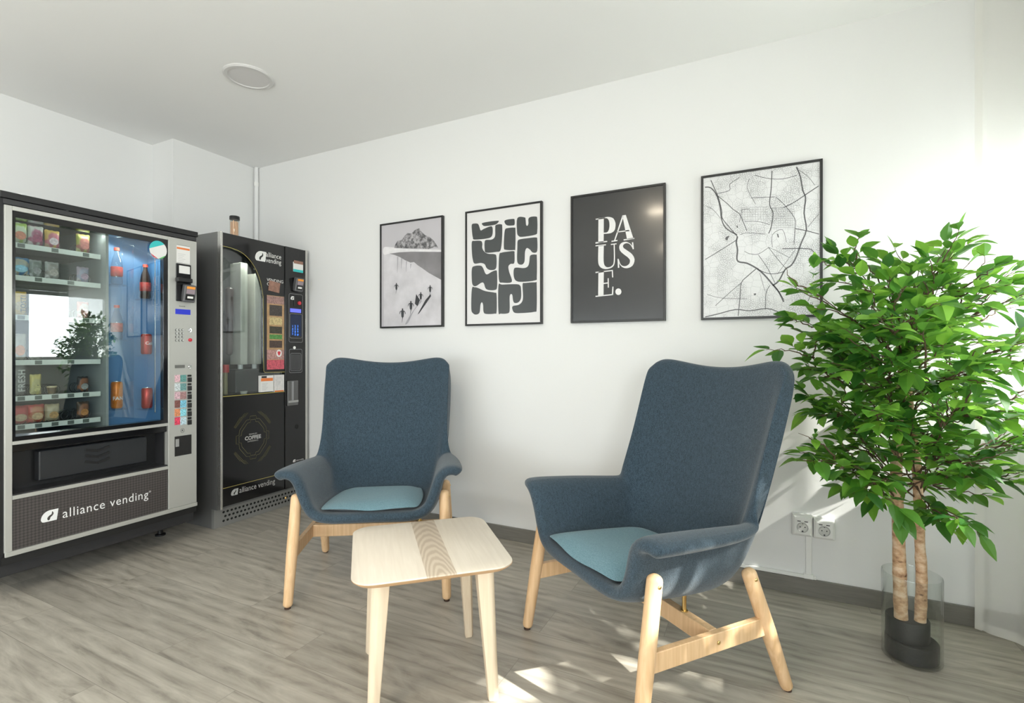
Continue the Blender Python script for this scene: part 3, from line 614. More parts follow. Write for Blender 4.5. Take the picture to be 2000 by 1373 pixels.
def armchair(loc, face, label):
    rz = math.atan2(face[0], -face[1])
    t = thing('armchair', label, 'chair', (*loc, 0), rz)
    bm = bmesh.new(); G = []
    for r in ROWS:
        full = [(-x, y, z) for x, y, z in r[:0:-1]] + list(r)
        G.append([bm.verts.new(p) for p in full])
    for a, b in zip(G, G[1:]):
        for i in range(len(a) - 1): bm.faces.new((a[i], a[i + 1], b[i + 1], b[i]))
    o = obj('shell', bm, BLUE, t)
    s = o.modifiers.new('thick', 'SOLIDIFY'); s.thickness = .050; s.offset = 0
    s = o.modifiers.new('sub', 'SUBSURF'); s.levels = 2; s.render_levels = 2
    # cushion
    bm = bmesh.new(); n = 9; G = {}
    for side in (0, 1):
        for i in range(n):
            for j in range(n):
                a = (i / (n - 1) - .5) * 2; b = (j / (n - 1) - .5) * 2
                e = max(abs(a), abs(b)); e4 = max(0, 1 - e ** 5)
                ra = a * math.sqrt(1 - .16 * b * b); rb = b * math.sqrt(1 - .16 * a * a)
                y = -.075 + rb * .235; hw = .235 - .02 * (b + 1) / 2
                base = .420 - .030 * (y + .3) / .5
                z = base + (.026 * e4 ** .5 if side else -.02 * e4 ** .5) + .006 * math.sin(3 * a) * math.cos(2 * b) + (-.006 if b < -.9 else 0) * math.cos(5 * a)
                G[side, i, j] = bm.verts.new((ra * hw, y, z))
    for side in (0, 1):
        for i in range(n - 1):
            for j in range(n - 1): bm.faces.new([G[side, *p] for p in ((i, j), (i + 1, j), (i + 1, j + 1), (i, j + 1))])
    per = [(i, 0) for i in range(n)] + [(n - 1, j) for j in range(1, n)] + [(i, n - 1) for i in range(n - 2, -1, -1)] + [(0, j) for j in range(n - 2, 0, -1)]
    for p, q in zip(per, per[1:] + per[:1]): bm.faces.new((G[0, *p], G[0, *q], G[1, *q], G[1, *p]))
    obj('seat_cushion', bm, CUSH, t, sub=2, label='thin pale blue seat cushion')
    for s in (-1, 1):
        for nm, foot, top in (('front', (.345, -.31), (.330, -.235, .482)), ('rear', (.345, .31), (.326, .145, .425))):
            bm = bmesh.new(); rod(bm, (s * foot[0], foot[1], .004), (s * top[0], top[1], top[2]), .020, .0235, mid=.0245, seg=22)
            lg = obj('leg', bm, BIRCH, t)
            bm = bmesh.new(); rod(bm, (s * foot[0], foot[1], 0), (s * foot[0], foot[1], .006), .013, rnd=False, seg=16)
            obj('foot_pad', bm, mat('brown_felt', (.06, .035, .025), .9), lg)
            bm = bmesh.new(); d = Vector((s * foot[0], foot[1], 0)) - Vector(top); d.normalize(); pp = Vector((s * top[0], top[1], top[2])) + Vector((s * d.x * s, d.y, d.z)) * .03
            rod(bm, pp + Vector((s * .018, 0, 0)), pp + Vector((s * .0265, 0, 0)), .0065, seg=14)
            obj('screw_head', bm, BRASS, lg)
        # side rail
        bm = bmesh.new(); box(bm, s * .332 - .011, s * .332 + .011, -.268, .225, .203, .262)
        for v in bm.verts:
            if v.co.y < 0: v.co.y += -.006 if v.co.z < .23 else .006
            else: v.co.y += .012 if v.co.z < .23 else -.012
        rl = obj('side_rail', bm, BIRCH, t, .003)
        bm = bmesh.new(); rod(bm, (s * .340, 0, .232), (s * .3465, 0, .232), .006, seg=14); obj('bolt', bm, BRASS, rl)
    B('cross_rail', (-.322, .322, -.016, .016, .203, .262), BIRCH, t, .003)
    for x in (-.2, .2):
        bm = bmesh.new(); rod(bm, (x, 0, .258), (x, 0, .352), .007, rnd=False, seg=14); rod(bm, (x, 0, .262), (x, 0, .266), .012, rnd=False, seg=14)
        obj('support_pin', bm, BRASS, t)
    return t
armchair((-1.713, 1.957), (.533, -.846), 'blue wool high-back armchair nearest the coffee machine, behind the small table')
armchair((-.373, 1.856), (-.626, -.777), 'blue wool high-back armchair beside the artificial tree, brass screws in its legs')

# ------------------------------------------------------------------ side table
TZ = .45
t = thing('side_table', 'small square pale wooden table with a striped inlay in front of the armchairs', 'table', (-1.03, 1.42, 0), math.radians(43.2))
def rsq(h, r, k=7):
    out = []
    for cx, cy, a0 in ((h - r, h - r, 0), (-h + r, h - r, 90), (-h + r, -h + r, 180), (h - r, -h + r, 270)):
        for i in range(k + 1):
            a = math.radians(a0 + 90 * i / k); out.append((cx + r * math.cos(a), cy + r * math.sin(a)))
    return out
def stack(bm, prof, r):
    R = []
    for h, z in prof: R.append([bm.verts.new((x, y, z)) for x, y in rsq(h, r - (prof[0][0] - h) if False else r)])
    for A, Bv in zip(R, R[1:]):
        for i in range(len(A)): bm.faces.new((A[i], A[(i + 1) % len(A)], Bv[(i + 1) % len(A)], Bv[i]))
    bm.faces.new(R[0]); bm.faces.new(R[-1])
bm = bmesh.new(); stack(bm, [(.2495, TZ - .005), (.25, TZ - .004), (.25, TZ - .001), (.2485, TZ)], .065); top = obj('tabletop', bm, ASH, t, angle=60)
bm = bmesh.new(); stack(bm, [(.222, TZ - .026), (.238, TZ - .018), (.2495, TZ - .0052)], .06); obj('tabletop_edge', bm, PLY, top, label='bevelled plywood edge under the tabletop')
for sx in (-1, 1):
    for sy in (-1, 1):
        bm = bmesh.new(); R = []
        for f, z in ((0, 0), (.15, .07), (.85, .36), (1, TZ - .02)):
            s = .0165 + .0125 * f; c = .188 - .024 * f
            sec = [(-s, -s), (s * .55, -s), (s * .85, -s * .8), (s, -s * .45), (s, s * .3)]
            sec = [(-s, -s), (s * .5, -s)] + [(s * .2 + .8 * s * math.cos(a), s * .2 + .8 * s * math.sin(a)) for a in [math.radians(q) for q in (-20, 0, 20, 45, 70, 90, 110)]] + [(-s, s * .5)]
            R.append([bm.verts.new((sx * (c + x), sy * (c + y), z)) for x, y in sec])
        for A, Bv in zip(R, R[1:]):
            for i in range(len(A)): bm.faces.new((A[i], A[(i + 1) % len(A)], Bv[(i + 1) % len(A)], Bv[i]))
        bm.faces.new(R[0]); bm.faces.new(R[-1])
        obj('leg', bm, ASHL, t, .003, angle=50)

# ------------------------------------------------------------------ vase and tree
VX, VY = .508, 2.285
bm = bmesh.new(); R_ = .09
lathe(bm, [(.0001, 0), (R_ - .004, 0), (R_, .006), (R_, .305), (R_ - .001, .309), (R_ - .003, .309), (R_ - .004, .305), (R_ - .004, .01), (.0001, .008)], seg=64)
vase = obj('glass_vase', bm, VGLASS, loc=(VX, VY, 0)); tag(vase, 'clear glass cylinder vase on the floor holding the tree base', 'vase')
t = thing('artificial_tree', 'leafy green artificial tree with two pale trunks in a glass vase', 'plant', (VX, VY, .009))
FOAM = mat('black_foam', (.02, .02, .021), .75, bump=.4, bscale=120)
o = Vector((VX, VY, .009))
bm = bmesh.new(); lathe(bm, [(.0001, 0), (.078, 0), (.08, .004), (.08, .058), (.076, .062), (.0001, .062)], (0, 0, 0), 48); obj('lower_base_block', bm, FOAM, t)
bm = bmesh.new(); lathe(bm, [(.0001, .0625), (.064, .0625), (.066, .066), (.066, .133), (.063, .137), (.0001, .137)], (-.012, .004, 0), 48); obj('upper_base_block', bm, FOAM, t)
def bark():
    m = mat('birch_bark', (.6, .4, .26), .7); nt = m.node_tree; b = nt.nodes['Principled BSDF']; L = nt.links.new
    tc = N(nt, 'ShaderNodeTexCoord'); mp = N(nt, 'ShaderNodeMapping'); mp.inputs['Scale'].default_value = (1, 1, 1.6); L(tc.outputs['Object'], mp.inputs[0])
    n = N(nt, 'ShaderNodeTexNoise'); n.inputs['Scale'].default_value = 26; n.inputs['Detail'].default_value = 5; n.inputs['Roughness'].default_value = .6; L(mp.outputs[0], n.inputs['Vector'])
    r = ramp(nt, [(.30, (.09, .045, .025)), (.37, (.36, .2, .11)), (.5, (.58, .37, .22)), (.66, (.74, .56, .40))]); L(n.outputs['Fac'], r.inputs[0]); L(r.outputs[0], b.inputs['Base Color'])
    bp = N(nt, 'ShaderNodeBump'); bp.inputs['Strength'].default_value = .6; bp.inputs['Distance'].default_value = .004; L(n.outputs['Fac'], bp.inputs['Height']); L(bp.outputs[0], b.inputs['Normal'])
    return m
BARK = bark(); ZT = 1.815
def trunk(path, r0, r1):
    bm = bmesh.new(); random.seed(len(path) + int(r0 * 1e4))
    pts = osmooth([at_depth(u, v, z) - o for u, v, z in path], 6); n = len(pts)
    rad = [r0 + (r1 - r0) * i / n + random.uniform(-.0012, .0012) for i in range(n)]
    ring_tube(bm, pts, rad, 16)
    for k in range(7):                                   # little knots where twigs were cut
        i = random.randrange(3, n - 4); a = random.uniform(0, 6.28); d = Vector((math.cos(a), math.sin(a), .5)).normalized(); p = Vector(pts[i])
        rod(bm, p + d * rad[i] * .6, p + d * (rad[i] + .006), .006, .004, seg=8)
    obj('trunk', bm, BARK, t, angle=70)
    return pts
T1 = trunk([(1760, 1212, 1.822), (1757, 1120, 1.82), (1754, 1010, 1.82), (1750, 920, 1.82), (1757, 830, 1.825), (1763, 740, 1.83), (1757, 655, 1.83)], .0225, .014)
T2 = trunk([(1797, 1218, 1.80), (1800, 1130, 1.80), (1796, 1050, 1.80), (1793, 960, 1.81), (1786, 870, 1.815), (1775, 780, 1.81), (1768, 690, 1.80)], .0185, .011)
random.seed(21)
LEAF, nt, b_, tr_ = translucent_mat('ficus_leaf', (.05, .2, .02), (.25, .6, .06), .42, rough=.38)
geo = N(nt, 'ShaderNodeNewGeometry')
rp = ramp(nt, [(0, (.022, .095, .02)), (.4, (.045, .16, .022)), (.75, (.085, .26, .03)), (1, (.2, .42, .05))]); nt.links.new(geo.outputs['Random Per Island'], rp.inputs[0]); nt.links.new(rp.outputs[0], b_.inputs['Base Color'])
rq = ramp(nt, [(0, (.10, .30, .04)), (1, (.38, .68, .09))]); nt.links.new(geo.outputs['Random Per Island'], rq.inputs[0]); nt.links.new(rq.outputs[0], tr_.inputs[0])
lb = bmesh.new(); bb_ = bmesh.new()
def leaf(p, d, size):
    d = d.normalized(); up = Vector((random.uniform(-.5, .5), random.uniform(-.5, .5), 1)).normalized()
    a = d.cross(up)
    if a.length < .05: a = Vector((1, 0, 0))
    a.normalize(); nrm = a.cross(d).normalized(); wd = size * random.uniform(.24, .31)
    fold = random.uniform(.1, .45); droop = random.uniform(.0, .35)
    prof = ((0, 0), (.12, .55), (.3, .95), (.5, 1), (.72, .68), (.88, .3), (1, 0))
    L_, R__, M_ = [], [], []
    for s, k in prof:
        c = p + d * size * s - Vector((0, 0, 1)) * droop * size * s * s
        c.y = min(c.y, 2.625 - o.y); c.x = max(c.x, (.17 if c.y + o.y < 2.0 else -.05) - o.x); c.x = min(c.x, .70 + (2.585 - c.y - o.y) * .62 - o.x)
        M_.append(lb.verts.new(c))
        if k: L_.append(lb.verts.new(c + a * wd * k + nrm * wd * k * fold)); R__.append(lb.verts.new(c - a * wd * k + nrm * wd * k * fold))
    for S in (L_, R__):
        lb.faces.new((M_[0], M_[1], S[0]))
        for i in range(len(S) - 1): lb.faces.new((M_[i + 1], M_[i + 2], S[i + 1], S[i]))
        lb.faces.new((M_[-2], M_[-1], S[-1]))
def branch(p0, p1, sag, n, size=.062, twigs=3):
    p0, p1 = Vector(p0), Vector(p1); L = (p1 - p0).length
    mid = p0.lerp(p1, .5) + Vector((random.uniform(-.03, .03), random.uniform(-.03, .03), sag))
    pts = []
    for i in range(11):
        s = i / 10; pts.append((p0 * (1 - s) ** 2 + mid * 2 * s * (1 - s) + p1 * s * s) + Vector((random.uniform(-1, 1), random.uniform(-1, 1), random.uniform(-1, 1))) * .005)
    ring_tube(bb_, pts, [.0032 - .0022 * i / 10 for i in range(11)], 6)
    for i in range(n):
        s = .28 + .72 * (i + 1) / n; k = min(s * 10, 9.999); p = pts[int(k)].lerp(pts[int(k) + 1], k % 1)
        dr = (pts[int(k) + 1] - pts[int(k)]).normalized(); sd = dr.cross(Vector((0, 0, 1))).normalized() * (1 if i % 2 else -1)
        d = dr * random.uniform(.4, 1.1) + sd * random.uniform(.4, 1.2) + Vector((0, 0, random.uniform(-.55, .5)))
        q = p + d.normalized() * .012; ring_tube(bb_, [p, q], [.0009, .0007], 4)
        leaf(q, d, size * random.uniform(.7, 1.12))
    leaf(pts[-1], pts[-1] - pts[-2], size)
    for i in range(twigs):
        s = random.uniform(.35, .85); p = pts[int(s * 10)]; dr = (pts[-1] - pts[0]).normalized()
        d = (dr + Vector((random.uniform(-.9, .9), random.uniform(-.9, .9), random.uniform(-.5, .6)))).normalized()
        branch(p, p + d * random.uniform(.1, .19), random.uniform(-.01, .02), random.randint(4, 6), size, 0)
# branch tips: outline of the crown, (u, v, depth)
TIPS = [(1556, 560, 1.74), (1560, 625, 1.86), (1548, 640, 1.84), (1552, 675, 1.86), (1572, 720, 1.9), (1582, 775, 1.88), (1590, 800, 1.9), (1640, 495, 1.78), (1715, 505, 1.74), (1700, 560, 1.6), (1800, 500, 1.84), (1850, 475, 1.72),
        (1905, 500, 1.8), (1890, 560, 1.62), (1985, 525, 1.6), (1990, 600, 1.7), (2000, 660, 1.62), (2030, 700, 1.55), (2030, 760, 1.66), (1985, 805, 1.5), (1990, 850, 1.74), (1990, 880, 1.6), (1975, 940, 1.62), (1930, 905, 1.52),
        (1565, 885, 1.76), (1600, 900, 1.62), (1650, 950, 1.78), (1690, 955, 1.62), (1835, 1020, 1.62), (1850, 960, 1.86), (1650, 640, 1.5), (1720, 620, 1.45), (1790, 600, 1.5), (1860, 640, 1.45), (1900, 720, 1.42), (1820, 700, 1.4),
        (1640, 720, 1.55), (1700, 800, 1.5), (1860, 800, 1.5), (1780, 560, 1.95), (1660, 600, 1.98), (1860, 600, 2.0), (1620, 700, 2.0), (1700, 700, 2.05), (1900, 700, 2.0), (1800, 760, 2.05), (1890, 820, 1.98), (1640, 820, 1.98),
        (1760, 880, 1.6), (1620, 770, 1.75), (1920, 780, 1.72), (1690, 860, 1.9), (1820, 880, 1.96), (1740, 700, 1.5), (1940, 620, 1.9), (1720, 660, 1.7), (1830, 560, 1.66), (1810, 650, 1.6), (1870, 860, 1.62), (1740, 760, 1.62), (1780, 820, 1.58), (1660, 670, 1.7), (1850, 740, 1.6)]
for i, (u, v, z) in enumerate(TIPS):
    tip = at_depth(u, v, z) - o
    T = T1 if i % 2 else T2
    hz = min(tip.z - random.uniform(.10, .30), 1.12 if T is T1 else 1.05); hz = max(hz, .52)
    if v > 930: hz = .62
    p0 = min(T, key=lambda p: abs(p[2] - hz))
    branch(p0, tip, random.uniform(.0, .08), random.randint(11, 14), .071, 4)
obj('branches', bb_, mat('twig', (.10, .06, .035), .8), t, kind='stuff')
obj('foliage', lb, LEAF, t, sm=False, kind='stuff')

# ------------------------------------------------------------------ curtain
CURT, nt, b_, tr_ = translucent_mat('sheer_curtain', (.88, .87, .84), (.92, .91, .87), .6, clear=.34, rough=.9)
def curtain(path, z0, z1, label, loc0):
    t = thing('curtain', label, 'curtain', (loc0[0], loc0[1], z0))
    pts = osmooth(path, 8); bm = bmesh.new(); rows = []
    NZ = 10
    for j in range(NZ + 1):
        s = j / NZ; row = []
        for i, (x, y) in enumerate(pts):
            k = .007 * math.sin(i * .42) * (1 - .3 * s) + .004 * math.sin(i * .17 + 2 * s)
            row.append(bm.verts.new((x + k - loc0[0] - .012 * s * 0, y - loc0[1] + k * .3, s * (z1 - z0))))
        rows.append(row)
    for A, Bv in zip(rows, rows[1:]):
        for i in range(len(A) - 1): bm.faces.new((A[i], A[i + 1], Bv[i + 1], Bv[i]))
    o = obj('cloth', bm, CURT, t, angle=180)
    bm = bmesh.new(); rows = []
    for z in (0, .035):
        rows.append([bm.verts.new((x + .007 * math.sin(i * .42) + .004 * math.sin(i * .17) - loc0[0] - .002, y - loc0[1] + .0021 * math.sin(i * .42) - .001, z)) for i, (x, y) in enumerate(pts)])
    for i in range(len(pts) - 1): bm.faces.new((rows[0][i], rows[0][i + 1], rows[1][i + 1], rows[1][i]))
    s = obj('hem', bm, CURT, t, angle=180)
    bm = bmesh.new(); x, y = pts[0]; x2, y2 = pts[1]; d = Vector((x2 - x, y2 - y, 0)).normalized() * .022
    a = Vector((x - loc0[0] - .003, y - loc0[1] - .003, 0)); q = [bm.verts.new(p) for p in (a, a + d, a + d + Vector((0, 0, z1 - z0)), a + Vector((0, 0, z1 - z0)))]; bm.faces.new(q)
    obj('side_hem', bm, CURT, t)
curtain([(.772, 2.568), (.80, 2.552), (.85, 2.52), (.90, 2.475), (.93, 2.42), (.95, 2.34), (.955, 2.25), (.95, 2.15), (.96, 2.02)], .03, HC - .03, 'sheer white floor-length curtain drawn into the corner beside the tree', (.85, 2.5))
B('curtain_track', (.0, .03, -2.4, .0, 0, .02), PLASTW, thing('curtain_rail', 'white ceiling track above the sheer curtain', 'curtain rail', (.93, 2.6, HC - .02)))

# ------------------------------------------------------------------ logo shared by both machines
def logo(bm, fn, x, z, h, mi=0):
    wd = h * 1.25
    outer = osmooth([(0, .22), (.02, .45), (.12, .72), (.3, .92), (.5, 1)], 4) + [(1, 1), (.9, .0)] + osmooth([(.3, 0), (.1, .03), (0, .22)], 4)
    hole = smooth([(.40, .12), (.36, .32), (.46, .5), (.6, .62), (.64, .86), (.72, .66), (.66, .48), (.54, .34), (.50, .16)], 3)
    flat(bm, [[(x + a * wd, z + b * h) for a, b in outer], [(x + a * wd, z + b * h) for a, b in hole[::-1]]], fn, mi)
LOGOW = mat('logo_white', (.8, .8, .8), .4)

# ------------------------------------------------------------------ snack machine (front faces +x)
X1 = -2.977; Y1 = .963
t = m1 = thing('snack_vending_machine', 'wide black and silver glass-front snack and drinks vending machine', 'vending machine', (X1, Y1, 0))
W1 = .85; DEP = .82
def s1(u, v, off=0): y, z = on_side(u, v, X1 + off); return y - Y1, z
bm = bmesh.new()
box(bm, -DEP, -.035, 0, .03, .12, 1.80); box(bm, -DEP, -.035, W1 - .17, W1, .12, 1.80); box(bm, -DEP, -DEP + .03, .03, W1 - .17, .12, 1.80)
box(bm, -DEP + .03, -.035, .03, W1 - .17, .12, .478); box(bm, -DEP + .03, -.13, .03, W1 - .17, .478, .70); box(bm, -DEP + .03, -.035, .03, W1 - .17, 1.77, 1.80)
obj('cabinet', bm, DARK, t, sm=False)
B('top_cap', (-DEP - .0, .004, -.006, W1 + .004, 1.802, 1.832), BLACK, t, .003)
B('header_band', (-.03, 0, .006, W1 - .004, 1.776, 1.800), mat('header_dark', (.03, .03, .032), .35), t, .002)
B('left_edge', (-.04, -.004, -.004, .008, .18, 1.80), BLACK, t)
# silver door frame pieces
bm = bmesh.new(); e = .006
box(bm, -.034, e, .008, .034, .215, 1.772)
box(bm, -.034, e, .034, W1 - .163, 1.752, 1.772); box(bm, -.034, e, .034, W1 - .163, .706, .722)
box(bm, -.034, e, .034, W1 - .163, .462, .480); box(bm, -.034, e + .008, .008, W1 - .006, .215, .236)
obj('door_frame', bm, SILVER, t, .002)
B('control_panel', (-.034, e, W1 - .163, W1 - .006, .236, 1.772), SILVER, t, .002)
# dark rim round the glass
bm = bmesh.new(); gy0, gy1, gz0, gz1 = .034, W1 - .163, .722, 1.752
for d in ((-.055, 0, gy0, gy0 + .012, gz0, gz1), (-.03, 0, gy1 - .022, gy1, gz0, gz1), (-.055, 0, gy0 + .012, gy1 - .022, gz1 - .028, gz1), (-.055, 0, gy0 + .012, gy1 - .022, gz0, gz0 + .02)): box(bm, *d)
obj('glass_rim', bm, BLACKG, t, sm=False)
# slightly bowed pane set into the door
bm = bmesh.new(); ga, gb = gy0 + .012, gy1 - .022; NP = 16; xs = [0]
for i in range(NP): ym = Y1 + ga + (gb - ga) * (i + .5) / NP; xs.append(xs[-1] + math.tan(math.radians(4.2 - 9.5 * (ym - 1.32))) * (gb - ga) / NP)
prev = None
for i in range(NP + 1):
    y = ga + (gb - ga) * i / NP; x = xs[i] - xs[-1] - .004
    q = [bm.verts.new((x + dx, y, zz)) for dx in (0, -.003) for zz in (gz0 + .02, gz1 - .028)]
    if prev:
        for a_, b__ in ((0, 1), (3, 2), (1, 3), (2, 0)): bm.faces.new((prev[a_], prev[b__], q[b__], q[a_]))
    prev = q
obj('glass_pane', bm, MGLASS, t, angle=30)
# inside: liner, seam strip, blue drinks bay
LIN = mat('liner_grey', (.20, .21, .2), .5)
SY = .413                                                     # divider position behind the glass
B('inner_back', (-.56, -.55, .03, SY, .705, 1.768), LIN, t)
B('inner_floor', (-.55, -.036, .03, W1 - .171, .701, .712), BLACK, t)
B('divider', (-.55, -.05, SY, SY + .012, .712, 1.768), mat('divider_grey', (.35, .37, .36), .5), t)
BL = mat('blue_backlight', (.08, .2, .38), .35, emit=.22)
B('drinks_side_panel', (-.165, -.04, W1 - .182, W1 - .174, .712, 1.768), BL, t, label='blue side wall of the drinks bay')
B('drinks_back_panel', (-.18, -.165, SY + .012, W1 - .1705, .712, 1.768), BL, t, label='blue panel behind the bottles')
bm = bmesh.new()
box(bm, -.06, -.042, .032, .036, .75, 1.75); box(bm, -.06, -.042, .036, SY, 1.742, 1.746)
obj('cavity_light', bm, mat('led_strip', (.9, 1, .95), .5, emit=10), t)
L = light('cavity_glow', 'AREA', (0, 0, 0), (-.4, 0, -1), 4.5, (.93, 1, .96), .6, .03); L.parent = m1; L.location = (-.06, .36, 1.762)
L.rotation_euler = (0, math.radians(20), PI / 2)
clear = glass_mat('clear_acrylic', (.93, .96, .98), 1.2)
for y in (SY + .125, ): B('column_divider', (-.16, -.05, y, y + .004, .76, 1.70), clear, t, sm=False)
bm = bmesh.new(); rod(bm, (-.06, W1 - .197, .78), (-.06, W1 - .197, 1.68), .003, seg=8); obj('guide_rod', bm, CHROME, t)
# shelves
STRIP = mat('price_strip_white', (.72, .76, .70), .5)
SPIR = mat('spiral_black', (.02, .02, .02), .4)
ZS = [1.625, 1.475, 1.292, 1.082, .915, .782]
COLY = [.095 + .062 * k for k in range(5)]
spiral_proto = None
for si, z in enumerate(ZS):
    sh = B('shelf', (-.5, -.09, .032, SY - .004, z - .014, z - .008), LIN, t)
    bm = bmesh.new(); box(bm, -.0905, -.084, .036, SY - .008, z - .022, z + .002)
    obj('price_strip', bm, STRIP, sh)
    bm = bmesh.new()
    for k, y in enumerate(COLY):
        if (k + si) % 2 == 0 or si > 3: box(bm, -.084, -.0825, y - .014, y + .012, z - .019, z - .001)
    obj('price_tag', bm, mat('tag_grey', (.12, .14, .12), .5), sh)
    for k, y in enumerate(COLY):
        if (si, k) in ((0, 3), (1, 3), (2, 3), (3, 2), (3, 3), (3, 4), (4, 3)): continue
        if spiral_proto is None:
            bm = bmesh.new(); pts = [(-.10 - .012 * a / 6.28 * 2, .026 * math.sin(a), .030 + .026 * math.cos(a) * 1) for a in [q * PI / 8 for q in range(0, 65)]]
            ring_tube(bm, pts, .0016, 5); s_ = obj('spiral', bm, SPIR, sh); spiral_proto = s_
        else:
            s_ = spiral_proto.copy(); C.objects.link(s_); s_.parent = sh
        s_.location = (0, y, z - .008)
# delivery hatch
bm = bmesh.new(); box(bm, -.12, -.11, .034, W1 - .163, .48, .706); box(bm, -.11, -.03, .034, .04, .48, .706); box(bm, -.11, -.03, W1 - .169, W1 - .163, .48, .706)
obj('delivery_bay', bm, BLACK, t, sm=False)
bm = bmesh.new(); box(bm, -.11, .0, .036, W1 - .165, .48, .486); obj('delivery_sill', bm, mat('sill_black', (.03, .03, .033), .3), t)
B('delivery_header', (-.1, -.005, .036, W1 - .165, .672, .706), BLACKG, t, .004)
fy0, fy1 = s1(78, 900, -.04)[0], s1(283, 880, -.04)[0]
fl_ = B('delivery_flap', (-.1, -.055, fy0, fy1 + .02, .512, .655), mat('flap_black', (.022, .024, .027), .35, bump=.1), t, .008, seg=3)
bm = bmesh.new(); cy = (fy0 + fy1) / 2 + .01
for z in (.615, .585, .555):
    box(bm, -.056, -.049, cy - .055, cy, z - .006, z + .006, M=Matrix.Translation((0, cy, z)) @ Matrix.Rotation(-.28, 4, 'X') @ Matrix.Translation((0, -cy, -z)))
    box(bm, -.056, -.049, cy, cy + .055, z - .006, z + .006, M=Matrix.Translation((0, cy, z)) @ Matrix.Rotation(.28, 4, 'X') @ Matrix.Translation((0, -cy, -z)))
obj('push_chevron', bm, BLACK, fl_, .001)
# brand panel
bp_m = mat('brand_panel', (.06, .052, .050), .5)
nt = bp_m.node_tree; tc = N(nt, 'ShaderNodeTexCoord'); vo = N(nt, 'ShaderNodeTexVoronoi'); vo.inputs['Scale'].default_value = 75; vo.inputs['Randomness'].default_value = .0
nt.links.new(tc.outputs['Object'], vo.inputs['Vector']); r = ramp(nt, [(.3, (.075, .065, .062)), (.6, (.03, .026, .026))]); nt.links.new(vo.outputs['Distance'], r.inputs[0]); nt.links.new(r.outputs[0], nt.nodes['Principled BSDF'].inputs['Base Color'])
bp_ = B('brand_panel', (-.03, .002, .036, W1 - .165, .236, .462), bp_m, t)
bm = bmesh.new(); f1 = lambda a, b: Vector((.0035, a, b))
ly, lz = s1(79, 1022); logo(bm, f1, ly, lz, .052)
ty, tz = s1(121, 1012); text_faces(bm, 'alliance vending', .062, lambda a, b: Vector((.0035, ty + a, tz + b)), space=1.1, width=s1(289, 980)[0] - ty)
text_faces(bm, 'o', .02, lambda a, b: Vector((.0035, s1(290, 960)[0] + a, s1(290, 962)[1] + b)))
obj('lettering', bm, LOGOW, bp_, sm=False)
# base and feet
bm = bmesh.new(); box(bm, -DEP + .02, -.12, .01, W1 - .01, .09, .119); box(bm, -.05, .0, .0, W1 - .005, .178, .213); obj('base_tray', bm, mat('base_black', (.008, .008, .008), .6), t)
for x, y in ((-.30, .93 - .0), (-.30, .06), (-.75, .8), (-.75, .06)):
    y = min(y, .81); bm = bmesh.new(); lathe(bm, [(.0001, 0), (.028, 0), (.028, .008), (.014, .012), (.014, .09), (.0001, .09)], (x, y, 0), 20); obj('foot', bm, BLACK, t)
# control panel contents
cp = [c for c in t.children if c.name.startswith('control_panel')][0]
def P1(name, u0, v0, u1, v1, m, d0=e, d1=e + .002, parent=cp, bevel=0, label=None):
    a, z1_ = s1(u0, (v0), d1); a2, z0_ = s1(u1, v1, d1); _, z1b = s1(u0, v0, d1)
    return B(name, (d0 - .001, d1, min(a, a2), max(a, a2), z0_, z1_), m, parent, bevel, label=label)
MEMB = mat('sticker_white', (.75, .74, .72), .5); ORG = mat('sticker_orange', (.75, .2, .05), .5); TEALM = mat('sticker_teal', (.04, .5, .5), .5); REDM = mat('sticker_red', (.6, .04, .06), .5); GRNM = mat('sticker_green', (.1, .45, .12), .5)
st = P1('info_sticker', 345, 478, 371, 516, MEMB)
P1('sticker_band', 345.5, 482, 370.5, 490, ORG, d0=e + .002, d1=e + .003, parent=cp, label='orange band of the information sticker')
P1('sticker_heading', 345.5, 477.5, 370.5, 482, mat('sticker_black', (.05, .04, .04), .5), d0=e + .002, d1=e + .003)
bm = bmesh.new()
for k in range(6):
    a, z = s1(348, 495 + k * 3.2, e + .003); box(bm, e + .002, e + .003, a, a + .04 - .008 * (k % 3), z - .0012, z)
obj('sticker_text_lines', bm, mat('text_grey', (.4, .4, .4), .6), cp)
P1('reader_plate', 345, 514, 373, 590, BLACKG, d1=e + .008)
rc = P1('reader_card', 350, 518, 371, 536, MEMB, d0=e + .008, d1=e + .010)
bm = bmesh.new(); a, z = s1(353, 526, e + .011); text_faces(bm, 'PAY', .011, lambda p, q: Vector((e + .0105, a + p, z + q))); obj('card_marks', bm, BLACK, cp, sm=False) if False else bm.free()
P1('coin_mouth', 348, 541, 377, 553, BLACK, d0=e + .007, d1=e + .035, bevel=.004)
def terminal(par, y, z, x):
    Mx = Matrix.Translation((x, y, z)) @ Matrix.Rotation(math.radians(12), 4, 'Y') @ Matrix.Rotation(math.radians(-8), 4, 'Z')
    bm = bmesh.new(); box(bm, 0, .04, -.032, .032, -.05, .05, M=Mx); h = obj('card_terminal', bm, mat('terminal_grey', (.1, .1, .105), .4), par, .009, seg=3)
    for nm, d, m in (('terminal_header', (.0405, .042, -.022, .022, .028, .042), mat('terminal_orange', (.85, .33, .05), .5)), ('terminal_screen', (.0405, .042, -.022, .022, .0, .026), mat('terminal_screen', (.30, .24, .27), .2)), ('terminal_keypad', (.0405, .042, -.022, .022, -.036, -.004), BLACKG), ('terminal_sign', (.042, .043, -.014, .016, -.026, -.014), MEMB)):
        bm = bmesh.new(); box(bm, *d, M=Mx); obj(nm, bm, m, h)
y_, z_ = s1(369, 572, .03); terminal(cp, y_, z_, e + .008)
P1('display', 343, 603, 372, 615, mat('lcd_blue', (.02, .03, .35), .2, emit=.6), d1=e + .003)
